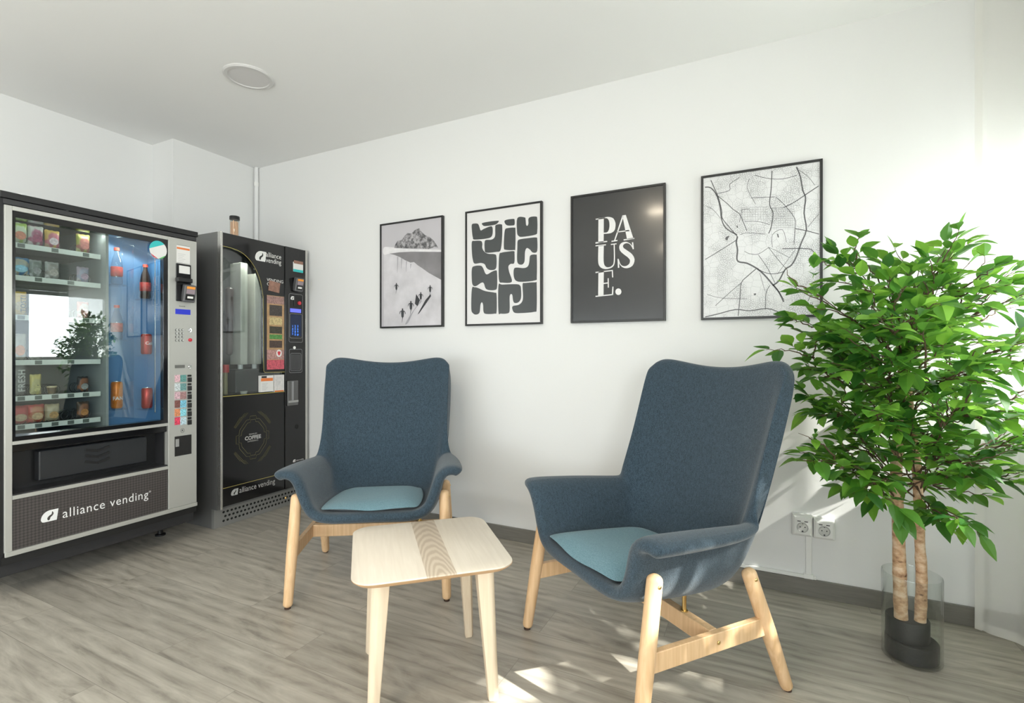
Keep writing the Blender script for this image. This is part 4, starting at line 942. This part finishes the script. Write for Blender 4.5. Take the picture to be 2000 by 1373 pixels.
bm = bmesh.new(); a, z = s1(350, 599, e + .002); text_faces(bm, 'PULSAR', .010, lambda p, q: Vector((e + .001, a + p, z + q))); obj('panel_word', bm, BLACK, cp, sm=False)
BTN = mat('button_steel', (.5, .5, .48), .3, metal=.8)
for i in range(4):
    for j in range(3):
        y, z = s1(344.5 + j * 6.2, 644.5 + i * 6.8, e); bm = bmesh.new(); rod(bm, (e - .001, y, z), (e + .004, y, z), .0058, seg=12); k_ = obj('keypad_button', bm, BTN, cp)
        bm = bmesh.new(); rod(bm, (e - .001, y, z), (e + .0012, y, z), .0072, rnd=False, seg=14); obj('button_collar', bm, BLACK, k_)
for nm, u, v, r, m in (('lock', 370, 645, .011, CHROME), ('return_button', 371, 664, .010, REDM), ('knob', 369.5, 716, .010, CHROME)):
    y, z = s1(u, v, e); bm = bmesh.new(); rod(bm, (e - .002, y, z), (e + .008, y, z), r, seg=18); obj(nm, bm, m, cp)
P1('coin_slot', 342, 713, 361, 718.5, mat('slot_grey', (.2, .2, .19), .3, metal=.5), d1=e + .003)
cols = [((.7, .45, .5), (.12, .3, .28)), ((.55, .6, .62), (.15, .3, .3)), ((.6, .4, .45), (.35, .2, .2)), ((.2, .08, .07), (.2, .5, .65)), ((.65, .25, .12), (.25, .6, .7)), ((.7, .06, .12), (.5, .65, .72))]
for i in range(6):
    vv_ = 732.5 + i * 16.6
    P1('selection_picture', 341.5, vv_, 352, vv_ + 13.5, mat('sel_a%d' % i, cols[i][0], .4, var=.5, vscale=120), d1=e + .002)
    P1('selection_caption', 352, vv_, 364, vv_ + 13, mat('sel_b%d' % i, cols[i][1], .4, var=.5, vscale=150), d1=e + .002)
    P1('selection_button', 367, vv_ + 5, 375, vv_ + 13.5, BLACKG, d1=e + .006, bevel=.002)
    P1('selection_lamp', 367, vv_ - .5, 374, vv_ + 3, BLACK, d1=e + .004)
bm = bmesh.new(); y, z = s1(356.5, 841, e + .001)
flat(bm, [[(y + .011 * math.cos(a * PI / 12), z + .013 * math.sin(a * PI / 12)) for a in range(24)], [(y + .0095 * math.cos(a * PI / 12), z + .0115 * math.sin(a * PI / 12)) for a in range(24)][::-1]], lambda a, b: Vector((e + .0006, a, b)))
flat(bm, [[(y - .003, z - .007), (y, z), (y + .005, z - .008), (y + .001, z + .007), (y - .004, z + .003)]], lambda a, b: Vector((e + .0006, a, b)))
obj('caution_symbol', bm, BLACK, cp, sm=False)
P1('change_tray', 341.5, 853, 374, 886, BLACKG, d1=e + .002)
P1('tray_mark', 343, 858, 350, 872, mat('tray_grey', (.3, .3, .29), .5), d0=e + .002, d1=e + .003)
# round sticker on the glass
ry, rz_ = s1(308.5, 488, .0)
bm = bmesh.new(); fx = lambda a, b: Vector((.0022, a, b)); fx2 = lambda a, b: Vector((.0028, a, b)); circ = lambda r, s=0, e_=24: [(ry + r * .9 * math.cos(a * PI / 12), rz_ + r * math.sin(a * PI / 12)) for a in range(s, e_ + 1)]
flat(bm, [circ(.050)[:-1]], fx, 0); flat(bm, [circ(.050, 3, 12) ], fx2, 1); flat(bm, [circ(.050, 14, 18)], fx2, 2); flat(bm, [circ(.050, 18, 22)], fx2, 3)
text_faces(bm, 'recicla', .016, lambda a, b: Vector((.0032, ry - .027 + a, rz_ + .012 + b)), 0) if False else None
obj('round_sticker', bm, [MEMB, TEALM, REDM, GRNM], t, sm=False, label='round teal, white and red sticker')

# ------------------------------------------------------------------ products
def two_tone(name, c1, c2, c3, sc=18):
    m = mat(name, c1, .35, bump=.5, bscale=60); nt = m.node_tree; b = nt.nodes['Principled BSDF']; tc = N(nt, 'ShaderNodeTexCoord')
    n = N(nt, 'ShaderNodeTexNoise'); n.inputs['Scale'].default_value = sc; n.inputs['Detail'].default_value = 2; nt.links.new(tc.outputs['Object'], n.inputs['Vector'])
    r = ramp(nt, [(.40, c1), (.47, c2), (.56, c2), (.62, c3)]); nt.links.new(n.outputs['Fac'], r.inputs[0]); nt.links.new(r.outputs[0], b.inputs['Base Color']); return m
def bag(y, z, wd, h, m, m2, label, kind='snack_bag', cat='snack', tilt=0, word=None, wmat=None, group='snacks on the shelves'):
    o = thing(kind, label, cat, (X1 - .118, Y1 + y, z), tilt, group)
    bm = bmesh.new(); n = 9; G = {}
    for s in (0, 1):
        for i in range(n):
            for j in range(n):
                a = (i / (n - 1)) * 2 - 1; b = (j / (n - 1)) * 2 - 1
                th = max(0, (1 - abs(a) ** 3)) ** .6 * max(0, (1 - abs(b) ** 4)) ** .7 * wd * .28 + .001
                G[s, i, j] = bm.verts.new(((th if s else -th) + .004 * noise.noise((a * 3, b * 3, wd * 90)), a * wd / 2 * (1 - .06 * (1 - b * b)), h / 2 + b * h / 2 + (.003 * math.cos(a * 9) if abs(b) > .95 else 0)))
    for s in (0, 1):
        for i in range(n - 1):
            for j in range(n - 1): bm.faces.new([G[s, *p] for p in ((i, j), (i + 1, j), (i + 1, j + 1), (i, j + 1))])
    per = [(i, 0) for i in range(n)] + [(n - 1, j) for j in range(1, n)] + [(i, n - 1) for i in range(n - 2, -1, -1)] + [(0, j) for j in range(n - 2, 0, -1)]
    for p, q in zip(per, per[1:] + per[:1]): bm.faces.new((G[0, *p], G[0, *q], G[1, *q], G[1, *p]))
    obj('wrapper', bm, m, o, sub=1)
    bm = bmesh.new(); flat(bm, [[(wd * .3 * math.cos(a * PI / 10), h * .36 + h * .2 * math.sin(a * PI / 10)) for a in range(20)]], lambda a, b: Vector((wd * .29 + .006 - abs(a) * .08, a, b)))
    obj('printed_label', bm, m2, o, sm=False)
    if word:
        bm = bmesh.new(); text_faces(bm, word, h * .24, lambda a, b: Vector((wd * .29 + .0085, .012 - b + wd * .1, h * .12 + a)), space=1.1, bold=.0006)
        obj('lettering', bm, wmat or BLACK, o, sm=False)
    return o
M_ = two_tone
kinds = [
 (0, 0, .068, .10, ((.32, .45, .08), (.5, .58, .4), (.6, .62, .55)), (.55, .2, .12), 'green and white crisps bag, far left on the top shelf', None),
 (0, 1, .060, .098, ((.5, .5, .45), (.3, .08, .14), (.55, .5, .5)), (.3, .05, .12), 'white and maroon crisps bag on the top shelf', None),
 (0, 2, .060, .09, ((.55, .36, .08), (.4, .1, .14), (.45, .3, .2)), (.6, .5, .52), 'yellow and maroon crisps bag on the top shelf', None),
 (0, 4, .060, .098, ((.35, .36, .08), (.3, .1, .08), (.4, .4, .2)), (.35, .12, .1), 'olive and red crisps bag beside the drinks divider, top shelf', None),
 (1, 0, .082, .088, ((.06, .25, .5), (.5, .48, .38), (.1, .35, .6)), (.3, .6, .75), 'blue biscuit bag with pale print, second shelf', None),
 (1, 1, .05, .085, ((.35, .38, .36), (.2, .22, .2), (.55, .56, .55)), (.3, .3, .3), 'clear crinkled pouch next to the blue bag', None),
 (1, 2, .058, .085, ((.42, .42, .4), (.3, .27, .25), (.6, .58, .56)), (.4, .35, .32), 'shiny clear pouch in the middle of the second shelf', None),
 (1, 4, .055, .08, ((.4, .33, .4), (.3, .3, .4), (.5, .45, .45)), (.45, .3, .4), 'lilac snack bag by the divider, second shelf', None),
 (2, 0, .062, .112, ((.7, .42, .03), (.75, .5, .08), (.55, .38, .1)), (.5, .38, .2), 'bright yellow snack bag with dark upright letters, third shelf', 'TOSTI'),
 (2, 1, .045, .06, ((.55, .52, .5), (.5, .15, .13), (.6, .58, .58)), (.5, .12, .1), 'small white and red snack beside the yellow bag', None),
 (2, 2, .055, .10, ((.6, .5, .25), (.55, .5, .4), (.6, .5, .3)), (.6, .5, .3), 'pale yellow snack bag seen through the window reflection', None),
 (2, 4, .052, .085, ((.55, .2, .16), (.5, .35, .3), (.55, .2, .2)), (.5, .2, .2), 'pinkish red snack bag by the divider, third shelf', None),
 (3, 0, .06, .125, ((.45, .42, .35), (.5, .47, .4), (.2, .4, .5)), (.65, .22, .06), 'cream pouch with an orange mark, fourth shelf', None),
 (3, 1, .05, .11, ((.36, .35, .3), (.28, .27, .25), (.42, .4, .36)), (.35, .34, .3), 'grey and cream pouch beside the orange-marked one', None),
 (4, 0, .05, .15, ((.20, .20, .19), (.25, .25, .24), (.3, .3, .29)), (.22, .22, .21), 'tall grey packet with silver upright letters, fifth shelf', 'FRESH'),
 (4, 1, .045, .10, ((.6, .5, .15), (.5, .45, .2), (.55, .5, .25)), (.55, .5, .2), 'plain yellow packet on the fifth shelf', None),
 (4, 4, .05, .08, ((.03, .03, .03), (.25, .09, .03), (.03, .03, .03)), (.3, .3, .28), 'black and brown packet in the dark bay, fifth shelf', None),
 (5, 0, .078, .088, ((.5, .07, .06), (.5, .07, .06), (.4, .1, .08)), (.45, .33, .2), 'red biscuit packet, left one on the bottom shelf', None),
 (5, 1, .07, .088, ((.5, .08, .06), (.48, .2, .1), (.5, .08, .06)), (.6, .42, .25), 'red packet with a tan disc, second on the bottom shelf', None),
 (5, 2, .06, .085, ((.4, .33, .2), (.45, .38, .25), (.35, .3, .2)), (.5, .3, .13), 'tan packet with an orange-brown disc, bottom shelf', None),
 (5, 4, .055, .085, ((.08, .05, .03), (.25, .1, .04), (.06, .05, .04)), (.5, .22, .06), 'dark brown packet in the dark bay, bottom shelf', None)]
for i, (s, k, wd, h, c3, c4, lab, word) in enumerate(kinds):
    bag(COLY[k], ZS[s] + .003, wd, h * .98, M_('wrap%d' % i, *c3), mat('wraplabel%d' % i, c4, .4, var=.35, vscale=90), lab, word=word, wmat=BLACK if s == 2 else mat('silver_print', (.6, .6, .58), .3))
def lathed(kind, y, z, parts, label, cat, group=None, x=-.12, word=None, wr=None):
    o = thing(kind, label, cat, (X1 + x, Y1 + y, z), 0, group)
    for nm, prof, m in parts: bm = bmesh.new(); lathe(bm, prof, seg=28); obj(nm, bm, m, o, angle=50)
    if word:
        s, size, r, zz, yy, mm = word; bm = bmesh.new()
        text_faces(bm, s, size, lambda a, b: Vector((r * math.cos((a + yy) / r), r * math.sin((a + yy) / r), zz + b)), bold=.0006); obj('lettering', bm, mm, o, sm=False)
    return o
lathed('snack_tub', COLY[2], ZS[4] + .003, [('tub', [(.0001, 0), (.014, 0), (.018, .03), (.0001, .03)], mat('tub_brown', (.12, .07, .02), .4, var=.4, vscale=80)), ('lid', [(.0001, .0302), (.02, .0302), (.02, .037), (.0001, .038)], mat('tub_gold', (.6, .5, .3), .3))], 'small dark tub with a pale lid on the fifth shelf', 'food tub')
CANR = mat('can_red', (.55, .03, .02), .25, metal=.35); CANO = mat('can_orange', (.75, .22, .02), .3, metal=.2, var=.15, vscale=50); ALU = mat('aluminium', (.7, .7, .7), .25, metal=1)
COLA = mat('cola_brown', (.03, .012, .006), .1); CAPR = mat('cap_red', (.65, .06, .03), .4); LBLR = mat('label_red', (.5, .05, .04), .4, var=.4, vscale=70)
WATER = glass_mat('clear_bottle', (.8, .85, .88), 1.8)
def px(u, x=-.12): return on_side(u, 600, X1 + x)[0] - Y1
def pz(u, v, x=-.12): return on_side(u, v, X1 + x)[1]
canp = lambda h, m: [('can_body', [(.0001, .001), (.022, .001), (.0265, .01), (.0265, h - .012), (.022, h - .002)], m), ('can_lid', [(.0001, h - .004), (.0218, h - .004), (.0222, h), (.021, h), (.0208, h - .003), (.0001, h - .003)], ALU)]
def pedestal(y, z): B('can_rest', (-.163, -.08, y - .032, y + .032, z - .008, z - .001), clear, m1, sm=False)
DR = [('can', 228, 797, 745, CANO, 'orange can with white letters in the left drinks column', ('FANTA', .026, .0272, .045, -.030, LOGOW)),
      ('can', 286, 692, 652, CANR, 'red cola can, upper of the two in the right drinks column', ('Cola', .024, .0272, .055, -.018, LOGOW)),
      ('can', 287, 797, 757, CANR, 'red cola can, lower of the two in the right drinks column', None)]
for kd, u, v0, v1, m, lab, word in DR:
    z0 = pz(u, v0); h = max(.105, pz(u, v1) - z0); lathed('drink_can', px(u), z0, canp(h, m), lab, 'can', 'cans in the drinks columns', word=word); pedestal(px(u), z0)
for u, v0, v1, lab in ((228, 556, 484, 'clear bottle with a red cap, upper one in the left drinks column'), (228, 663, 596, 'clear bottle with a red cap, lower one in the left drinks column'), (284, 584, 517, 'cola bottle with a red cap at the top of the right drinks column')):
    z0 = pz(u, v0); h = pz(u, v1) - z0; r = .026
    lathed('drink_bottle', px(u), z0, [('bottle', [(.0001, 0), (r * .8, 0), (r, .01), (r * .92, h * .3), (r, h * .5), (r * .8, h * .68), (.011, h * .84), (.010, h * .92), (.0001, h * .92)], COLA if 'cola' in lab else WATER),
        ('label_band', [(r * .95, h * .22), (r * 1.02, h * .24), (r * 1.04, h * .46), (r * .98, h * .48)], LBLR), ('cap', [(.0001, h * .92), (.0125, h * .92), (.0125, h), (.0001, h)], CAPR)], lab, 'bottle', 'bottles in the drinks columns'); pedestal(px(u), z0)

# ------------------------------------------------------------------ coffee machine
X2 = -3.0; Y2 = 1.969; W2 = .667; T2Z = 1.875
t = m2 = thing('coffee_vending_machine', 'tall black coffee vending machine with curved window beside the pillar', 'vending machine', (X2, Y2, 0))
def s2(u, v, off=0): y, z = on_side(u, v, X2 + off); return y - Y2, z
DP2 = .55
bm = bmesh.new()
box(bm, -DP2, -.03, 0, .004, .13, T2Z - .005); box(bm, -DP2, -.03, W2 - .004, W2, .13, T2Z - .005); box(bm, -DP2, -DP2 + .01, .004, W2 - .004, .13, T2Z - .005)
box(bm, -DP2, -.03, 0, W2, T2Z - .005, T2Z); box(bm, -DP2 + .01, -.03, .004, W2 - .004, .13, .80); box(bm, -.4, -.03, .47, W2 - .004, .80, T2Z - .005)
obj('cabinet', bm, STEEL, t, sm=False)
B('left_door_edge', (-.028, .006, 0, .014, .135, T2Z), SILVERB, t, .002)
B('right_door_edge', (-.028, .006, W2 - .022, W2, .135, T2Z), SILVERB, t, .002)
dl = B('lower_door', (-.028, 0, .014, s2(556, 800)[0], .15, s2(432, 775)[1]), BLACKG, t)
cpl = B('control_column', (-.028, .008, s2(556, 600)[0], W2 - .022, .15, T2Z - .004), BLACKG, t, .002)
# upper door with the curved window cut in it
curve = [(433, 480), (450, 484), (470, 492), (487, 507), (500, 527), (509, 552), (514, 580)]
cur = [s2(*p) for p in osmooth(curve, 4)]
zlow = s2(432, 775)[1]; yr = s2(515, 700)[0]; ymr = s2(556, 700)[0]; zm = s2(515, 728)[1]
bm = bmesh.new()
outer = [(.014, T2Z - .004), (ymr, T2Z - .004), (ymr, zm)] + [(yr, zm)] + [(y, z) for y, z in cur[::-1]]
outer[-1] = (.014, cur[0][1])
vf = []
for x in (0, -.02):
    vf.append([bm.verts.new((x, y, z)) for y, z in outer])
L3 = [[Vector((y, z, 0)) for y, z in outer]]
for tri in tessellate_polygon(L3):
    bm.faces.new([vf[0][i] for i in tri]); bm.faces.new([vf[1][i] for i in tri])
for i in range(len(outer)): j = (i + 1) % len(outer); bm.faces.new((vf[0][i], vf[0][j], vf[1][j], vf[1][i]))
ud = obj('upper_door', bm, BLACKG, t, sm=False)
wy = s2(514, 600)[0]
B('window_glass', (-.026, -.022, .014, ymr, zlow, T2Z - .01), MGLASS, t, sm=False)
GOLD = mat('gold_line', (.5, .42, .12), .35, metal=.4)
bm = bmesh.new(); g0 = lambda a, b: Vector((.0008, a, b))
stroke(bm, cur + [(yr, zm + .012), (yr + .01, zm + .002), (ymr, zm)], .0028, g0)
stroke(bm, [(.014, zlow - .0), (ymr, zlow)], .004, g0); z1_ = s2(433, 955)[1]; stroke(bm, [(.014, z1_), (ymr, z1_)], .003, g0)
obj('gold_trim', bm, GOLD, t, sm=False)
# inside the window
B('inner_back', (-.36, -.35, .01, .462, .80, 1.86), mat('coffee_inner', (.055, .06, .055), .6), t)
CRM = mat('hopper_cream', (.62, .6, .52), .3, var=.1)
for u0, u1 in ((470, 484), (498, 511)):  # pale hoppers stand in for bright window reflections on the glass
    a, b = s2(u0, 600, -.09)[0], s2(u1, 600, -.09)[0]; zb = s2(475, 712, -.09)[1]
    hp = B('reflection_hopper', (-.2, -.09, a, b, zb, 1.72 if u0 < 480 else 1.66), CRM, t, .004)
    bm = bmesh.new(); c = (a + b) / 2; rod(bm, (-.13, c, zb - .03), (-.13, c, zb + .01), .016, rnd=False, seg=16); obj('spout', bm, PLASTW, hp)
B('mixer_unit', (-.3, -.08, s2(460, 700, -.08)[0], .455, .85, s2(475, 722, -.08)[1]), mat('mixer_grey', (.05, .053, .053), .4, var=.3), t, .006)
bm = bmesh.new(); yy = s2(448, 600, -.12)[0]; rod(bm, (-.12, yy, 1.1), (-.12, yy, 1.55), .02, .026, seg=16); obj('bean_tube', bm, mat('tube_brown', (.06, .035, .03), .3), t)
bm = bmesh.new(); yy = s2(440, 700, -.06)[0]; rod(bm, (-.06, yy, .99), (-.06, yy, 1.04), .022, rnd=False, seg=18); obj('red_cap', bm, mat('red_cap', (.6, .03, .03), .4), t)
bm = bmesh.new(); rod(bm, (-.06, yy, .85), (-.06, yy, .99), .014, rnd=False, seg=14); obj('syrup_bottle', bm, mat('syrup', (.3, .25, .12), .3), t)
B('cup_shelf', (-.3, -.035, .012, .462, .832, .84), DARK, t)
bm = bmesh.new(); yy = s2(478, 760, -.06)[0]; lathe(bm, [(.0001, 0), (.018, 0), (.024, .02), (.0001, .02)], (-.07, yy, .8405), 20); obj('cup', bm, CRM, t)
L = light('hopper_fill', 'AREA', (0, 0, 0), (-.4, 0, -1), 4, (.95, 1, .93), .3, .03); L.parent = m2; L.location = (-.05, .2, 1.85)  # added lamp without a fitting, brightens the pale hoppers
L.rotation_euler = (0, math.radians(20), PI / 2)
# logo, writing
LG = mat('logo_silver', (.75, .75, .73), .4)
bm = bmesh.new(); f2 = lambda a, b: Vector((.001, a, b)); ly, lz = s2(498, 508); logo(bm, f2, ly, lz, .068)
ty, tz = s2(519, 501); wq = s2(549, 500)[0] - ty; text_faces(bm, 'alliance', .048, lambda a, b: Vector((.001, ty + a, tz + b)), width=wq); text_faces(bm, 'vending', .048, lambda a, b: Vector((.001, ty + a, tz - .038 + b)), width=wq)
ty2, tz2 = s2(521, 549); text_faces(bm, 'VENDING', .030, lambda a, b: Vector((.001, ty2 + a, tz2 + b))); text_faces(bm, 'CLUB', .030, lambda a, b: Vector((.001, ty2 + a, tz2 - .028 + b)))
obj('upper_lettering', bm, LG, ud, sm=False)
bm = bmesh.new(); ly, lz = s2(451, 969); logo(bm, f2, ly, lz, .04)
ty3, tz3 = s2(467, 963); text_faces(bm, 'alliance vending', .052, lambda a, b: Vector((.001, ty3 + a, tz3 + b)), width=s2(537, 900)[0] - ty3)
cy_, cz_ = s2(494, 854); text_faces(bm, 'COFFEE', .034, lambda a, b: Vector((.001, cy_ + a, cz_ - .012 + b)), align='CENTER', bold=.0012); text_faces(bm, 'PREMIUM', .014, lambda a, b: Vector((.001, cy_ + a, cz_ + .018 + b)), align='CENTER'); text_faces(bm, 'EXPERIENCE', .014, lambda a, b: Vector((.001, cy_ + a, cz_ - .028 + b)), align='CENTER')
obj('lower_lettering', bm, mat('logo_grey', (.4, .4, .39), .4), dl, sm=False)
bm = bmesh.new()
def diamond(r, k, wd):
    pts = []
    for qx, qy in ((1, 1), (-1, 1), (-1, -1), (1, -1)):
        seq = [(r, r * .18), (r * .84, r * .2), (r * .80, r * .42), (r * .4, r * .84), (r * .2, r * .86), (r * .18, r)]
        if qx * qy < 0: seq = seq[::-1]
        pts += [(cy_ + qx * a * .84, cz_ + qy * b * 1.0) for a, b in seq]
    pts.append(pts[0]); stroke(bm, pts, wd, f2)
diamond(.118, 0, .0026); diamond(.142, 0, .0026)
for sx in (-1, 1):
    for sy in (-1, 1):
        for k in range(3):
            o_ = .012 * k; stroke(bm, [(cy_ + sx * (.035 + o_), cz_ + sy * (.168 - o_ * .1)), (cy_ + sx * (.062 + o_), cz_ + sy * (.14 - o_ * .1)), (cy_ + sx * (.066 + o_), cz_ + sy * (.146 - o_ * .1)), (cy_ + sx * (.125 + o_ * .4), cz_ + sy * (.075 - o_ * -.3))], .002, f2)
obj('coffee_emblem', bm, mat('emblem_olive', (.13, .115, .05), .5), dl, sm=False)
# menu and notes
def P2(name, u0, v0, u1, v1, m, parent, d0=0., d1=.002, bevel=0, label=None):
    a, zt = s2(u0, v0, d1); a2, _ = s2(u1, v0, d1); _, zb = s2(u0, v1, d1)
    return B(name, (d0 - .0005, d1, a, a2, zb, zt), m, parent, bevel, label=label)
mn = P2('menu_card', 521.5, 576, 555, 722, mat('menu_tan', (.42, .26, .13), .4, var=.2, vscale=30), ud, label='tan and pink drinks menu')
for nm, v0, v1, c in (('menu_header', 577, 592, (.32, .19, .17)), ('menu_photo_box', 595, 616, (.06, .05, .045)), ('menu_text_box', 619, 634, (.5, .4, .2)), ('menu_photo_box', 637, 651, (.05, .045, .03)), ('menu_green_row', 653, 662, (.08, .25, .06)), ('menu_photo_box', 665, 679, (.07, .045, .035)), ('menu_pink_box', 683, 702, (.4, .22, .2)), ('menu_red_box', 703, 722, (.5, .09, .12))):
    ins = 0 if 'pink' in nm or 'red' in nm or 'header' in nm else 5
    P2(nm, 521.5 + ins, v0, 555 - ins * .8, v1, mat('mm%d%s' % (v0, nm), c, .4, var=.4, vscale=110), mn, .002, .003)
bm = bmesh.new(); y, z = s2(545, 690, .0035); flat(bm, [[(y + .022 * math.cos(a * PI / 12), z + .026 * math.sin(a * PI / 12)) for a in range(24)]], lambda a, b: Vector((.0034, a, b)), 0)
flat(bm, [smooth([(y - .012, z + .01), (y, z + .014), (y + .012, z + .01), (y + .009, z - .006), (y, z - .016), (y - .009, z - .006)], 3)], lambda a, b: Vector((.0038, a, b)), 1); obj('strawberry_print', bm, [MEMB, REDM], mn, sm=False)
bm = bmesh.new(); y, z = s2(535, 560); Mx = Matrix.Translation((.003, y, z)) @ Matrix.Rotation(-.12, 4, 'X'); box(bm, -.003, .004, -.042, .042, -.036, .034, M=Mx); obj('brown_note', bm, mat('note_brown', (.28, .15, .11), .5, var=.25, vscale=50), ud)
c1_ = P2('notice_card', 509, 734, 534, 766, MEMB, t, -.02, .002); P2('notice_band', 510, 739, 533, 745, ORG, c1_, .002, .003); P2('notice_heading', 511, 735, 521, 738.5, BLACK, c1_, .002, .003)
c2_ = P2('notice_card', 536, 732.5, 555, 765.5, mat('sticker_pale', (.68, .66, .65), .5, var=.1, vscale=60), t, -.02, .002); P2('notice_band', 537, 763, 554, 765.5, ORG, c2_, .002, .003)
for cc, ua, va in ((c1_, 512, 749), (c2_, 538, 738)):
    bm = bmesh.new()
    for k in range(6): a, z = s2(ua, va + k * 2.6, .003); box(bm, .002, .003, a, a + .045 - .007 * (k % 3), z - .0016, z)
    obj('notice_text_lines', bm, mat('text_grey', (.4, .4, .4), .6), cc)
# control column contents
P2('small_sticker', 573, 511, 592, 530, MEMB, cpl, .008, .012); P2('sticker_strip', 573, 525, 592, 530, TEALM, cpl, .012, .013); P2('sticker_top', 574, 508, 592, 514, mat('note_brown', (.3, .1, .08), .5), cpl, .012, .0125)
y_, z_ = s2(584, 555, .03); terminal(cpl, y_, z_, .008)
GRY = mat('outline_grey', (.25, .25, .26), .35)
def outline(u0, v0, u1, v1, nm):
    bm = bmesh.new(); a, zt = s2(u0, v0, .009); a2, _ = s2(u1, v0, .009); _, zb = s2(u0, v1, .009); r = .012; pts = []
    for cx_, cz2, q0 in ((a2 - r, zt - r, 0), (a + r, zt - r, 90), (a + r, zb + r, 180), (a2 - r, zb + r, 270)):
        for i in range(5): an = math.radians(q0 + i * 22.5); pts.append((cx_ + r * math.cos(an), cz2 + r * math.sin(an)))
    pts.append(pts[0]); stroke(bm, pts, .0025, lambda p, q: Vector((.0092, p, q))); obj(nm, bm, GRY, cpl, sm=False)
outline(564.5, 573, 591, 668, 'panel_outline'); outline(566, 612, 590, 660, 'touch_outline'); outline(565, 682, 590, 728, 'cup_outline'); outline(567, 690, 588, 724, 'cup_inner_outline')
P2('coin_bezel', 575, 577, 590, 598, BLACK, cpl, .008, .014, .004)
bm = bmesh.new(); y, z = s2(584, 592, .014); rod(bm, (.012, y, z), (.02, y, z), .013, seg=18); obj('red_button', bm, REDM, cpl)
bm = bmesh.new(); y, z = s2(567.5, 585, .009); logo(bm, lambda a, b: Vector((.0095, a, b)), y, z, .026); y, z = s2(575, 679, .009); flat(bm, [[(y + .012 * math.cos(a * PI / 10), z + .011 * math.sin(a * PI / 10)) for a in range(20)]], lambda a, b: Vector((.0095, a, b)))
y, z = s2(572, 903, .009); logo(bm, lambda a, b: Vector((.0095, a, b)), y, z, .018); text_faces(bm, 'alliance vending', .013, lambda a, b: Vector((.0095, y + .028 + a * .8, z + .004 + b)))
obj('column_marks', bm, LG, cpl, sm=False)
P2('display', 567, 602, 588, 609.5, mat('lcd_violet', (.10, .12, .6), .2, emit=.9), cpl, .008, .010)
P2('touch_panel', 567.5, 614, 588.5, 656, mat('touch_dark', (.01, .02, .06), .1), cpl, .008, .0095)
KEY = mat('key_blue', (.05, .2, .8), .3, emit=.9)
for i in range(4):
    for j in range(3):
        y, z = s2(571.5 + j * 5, 637 + i * 5.4, .01); bm = bmesh.new(); text_faces(bm, '123456789*0#'[i * 3 + j], .022, lambda a, b: Vector((.0105, y + a, z - .008 + b)), align='CENTER', bold=.0005); obj('touch_key', bm, KEY, cpl, sm=False)
P2('cup_window', 568, 692, 587, 722, mat('cup_window', (.05, .05, .053), .3), cpl, .008, .0098)
ch = P2('cup_dispenser', 563, 744, 583, 793, mat('dispenser_smoke', (.12, .12, .12), .15), cpl, .008, .024, .005)
P2('dispenser_band', 564, 783, 583, 787, mat('band_grey', (.35, .35, .35), .3), ch, .024, .026)
P2('dispenser_stripe', 570, 745, 574, 782, GRY, ch, .024, .0255)
bm = bmesh.new(); y, z = s2(580, 833, .01); flat(bm, [[(y + .014 * math.cos(a * PI / 10), z + .016 * math.sin(a * PI / 10)) for a in range(20)]], lambda a, b: Vector((.0093, a, b))); obj('sensor', bm, mat('sensor_black', (.001, .001, .001), .6), cpl, sm=False)
# perforated plinth
zk = .132; bm = bmesh.new(); box(bm, -.105, -.08, .012, W2 - .0, .0, zk)
kp = obj('kick_plate', bm, mat('plinth_steel', (.33, .33, .32), .35, metal=.5), t, .003)
kp.modifiers.clear()
box_side = B('plinth_return', (-.5, -.105, .012, .018, 0, zk), STEEL, t)
bm = bmesh.new()
for i in range(21):
    for j in range(3):
        y = .075 + i * .0275 + (.012 if j % 2 else 0); z = .035 + j * .028
        flat(bm, [[(y + .0085 * math.cos(a * PI / 6), z + .0075 * math.sin(a * PI / 6)) for a in range(12)]], lambda a, b: Vector((-.0795, a, b)))
obj('vent_holes', bm, mat('hole_black', (.004, .004, .004), .8), kp, sm=False, kind='stuff')

# ------------------------------------------------------------------ stirrer canister on the coffee machine
t = thing('stirrer_canister', 'clear tube of wooden stirrers with a black lid on top of the coffee machine', 'container', (X2 - .12, Y2 + .178, T2Z))
bm = bmesh.new(); lathe(bm, [(.0001, 0), (.029, 0), (.029, .125), (.027, .125), (.027, .003), (.0001, .003)], seg=32); obj('tube', bm, VGLASS, t)
bm = bmesh.new(); lathe(bm, [(.0001, .1255), (.031, .1255), (.031, .146), (.029, .149), (.0001, .149)], seg=32); obj('lid', bm, BLACK, t)
bm = bmesh.new(); random.seed(3)
for k in range(46):
    a = random.uniform(0, 6.28); r = .0235 * math.sqrt(random.random()); x, y = r * math.cos(a), r * math.sin(a); h = random.uniform(.105, .12)
    box(bm, -.0025, .0025, -.0007, .0007, .004, h, M=Matrix.Translation((x, y, 0)) @ Matrix.Rotation(random.uniform(0, 3), 4, 'Z'))
obj('wooden_stirrers', bm, mat('stirrer_wood', (.75, .46, .28), .6), t, kind='stuff', sm=False)
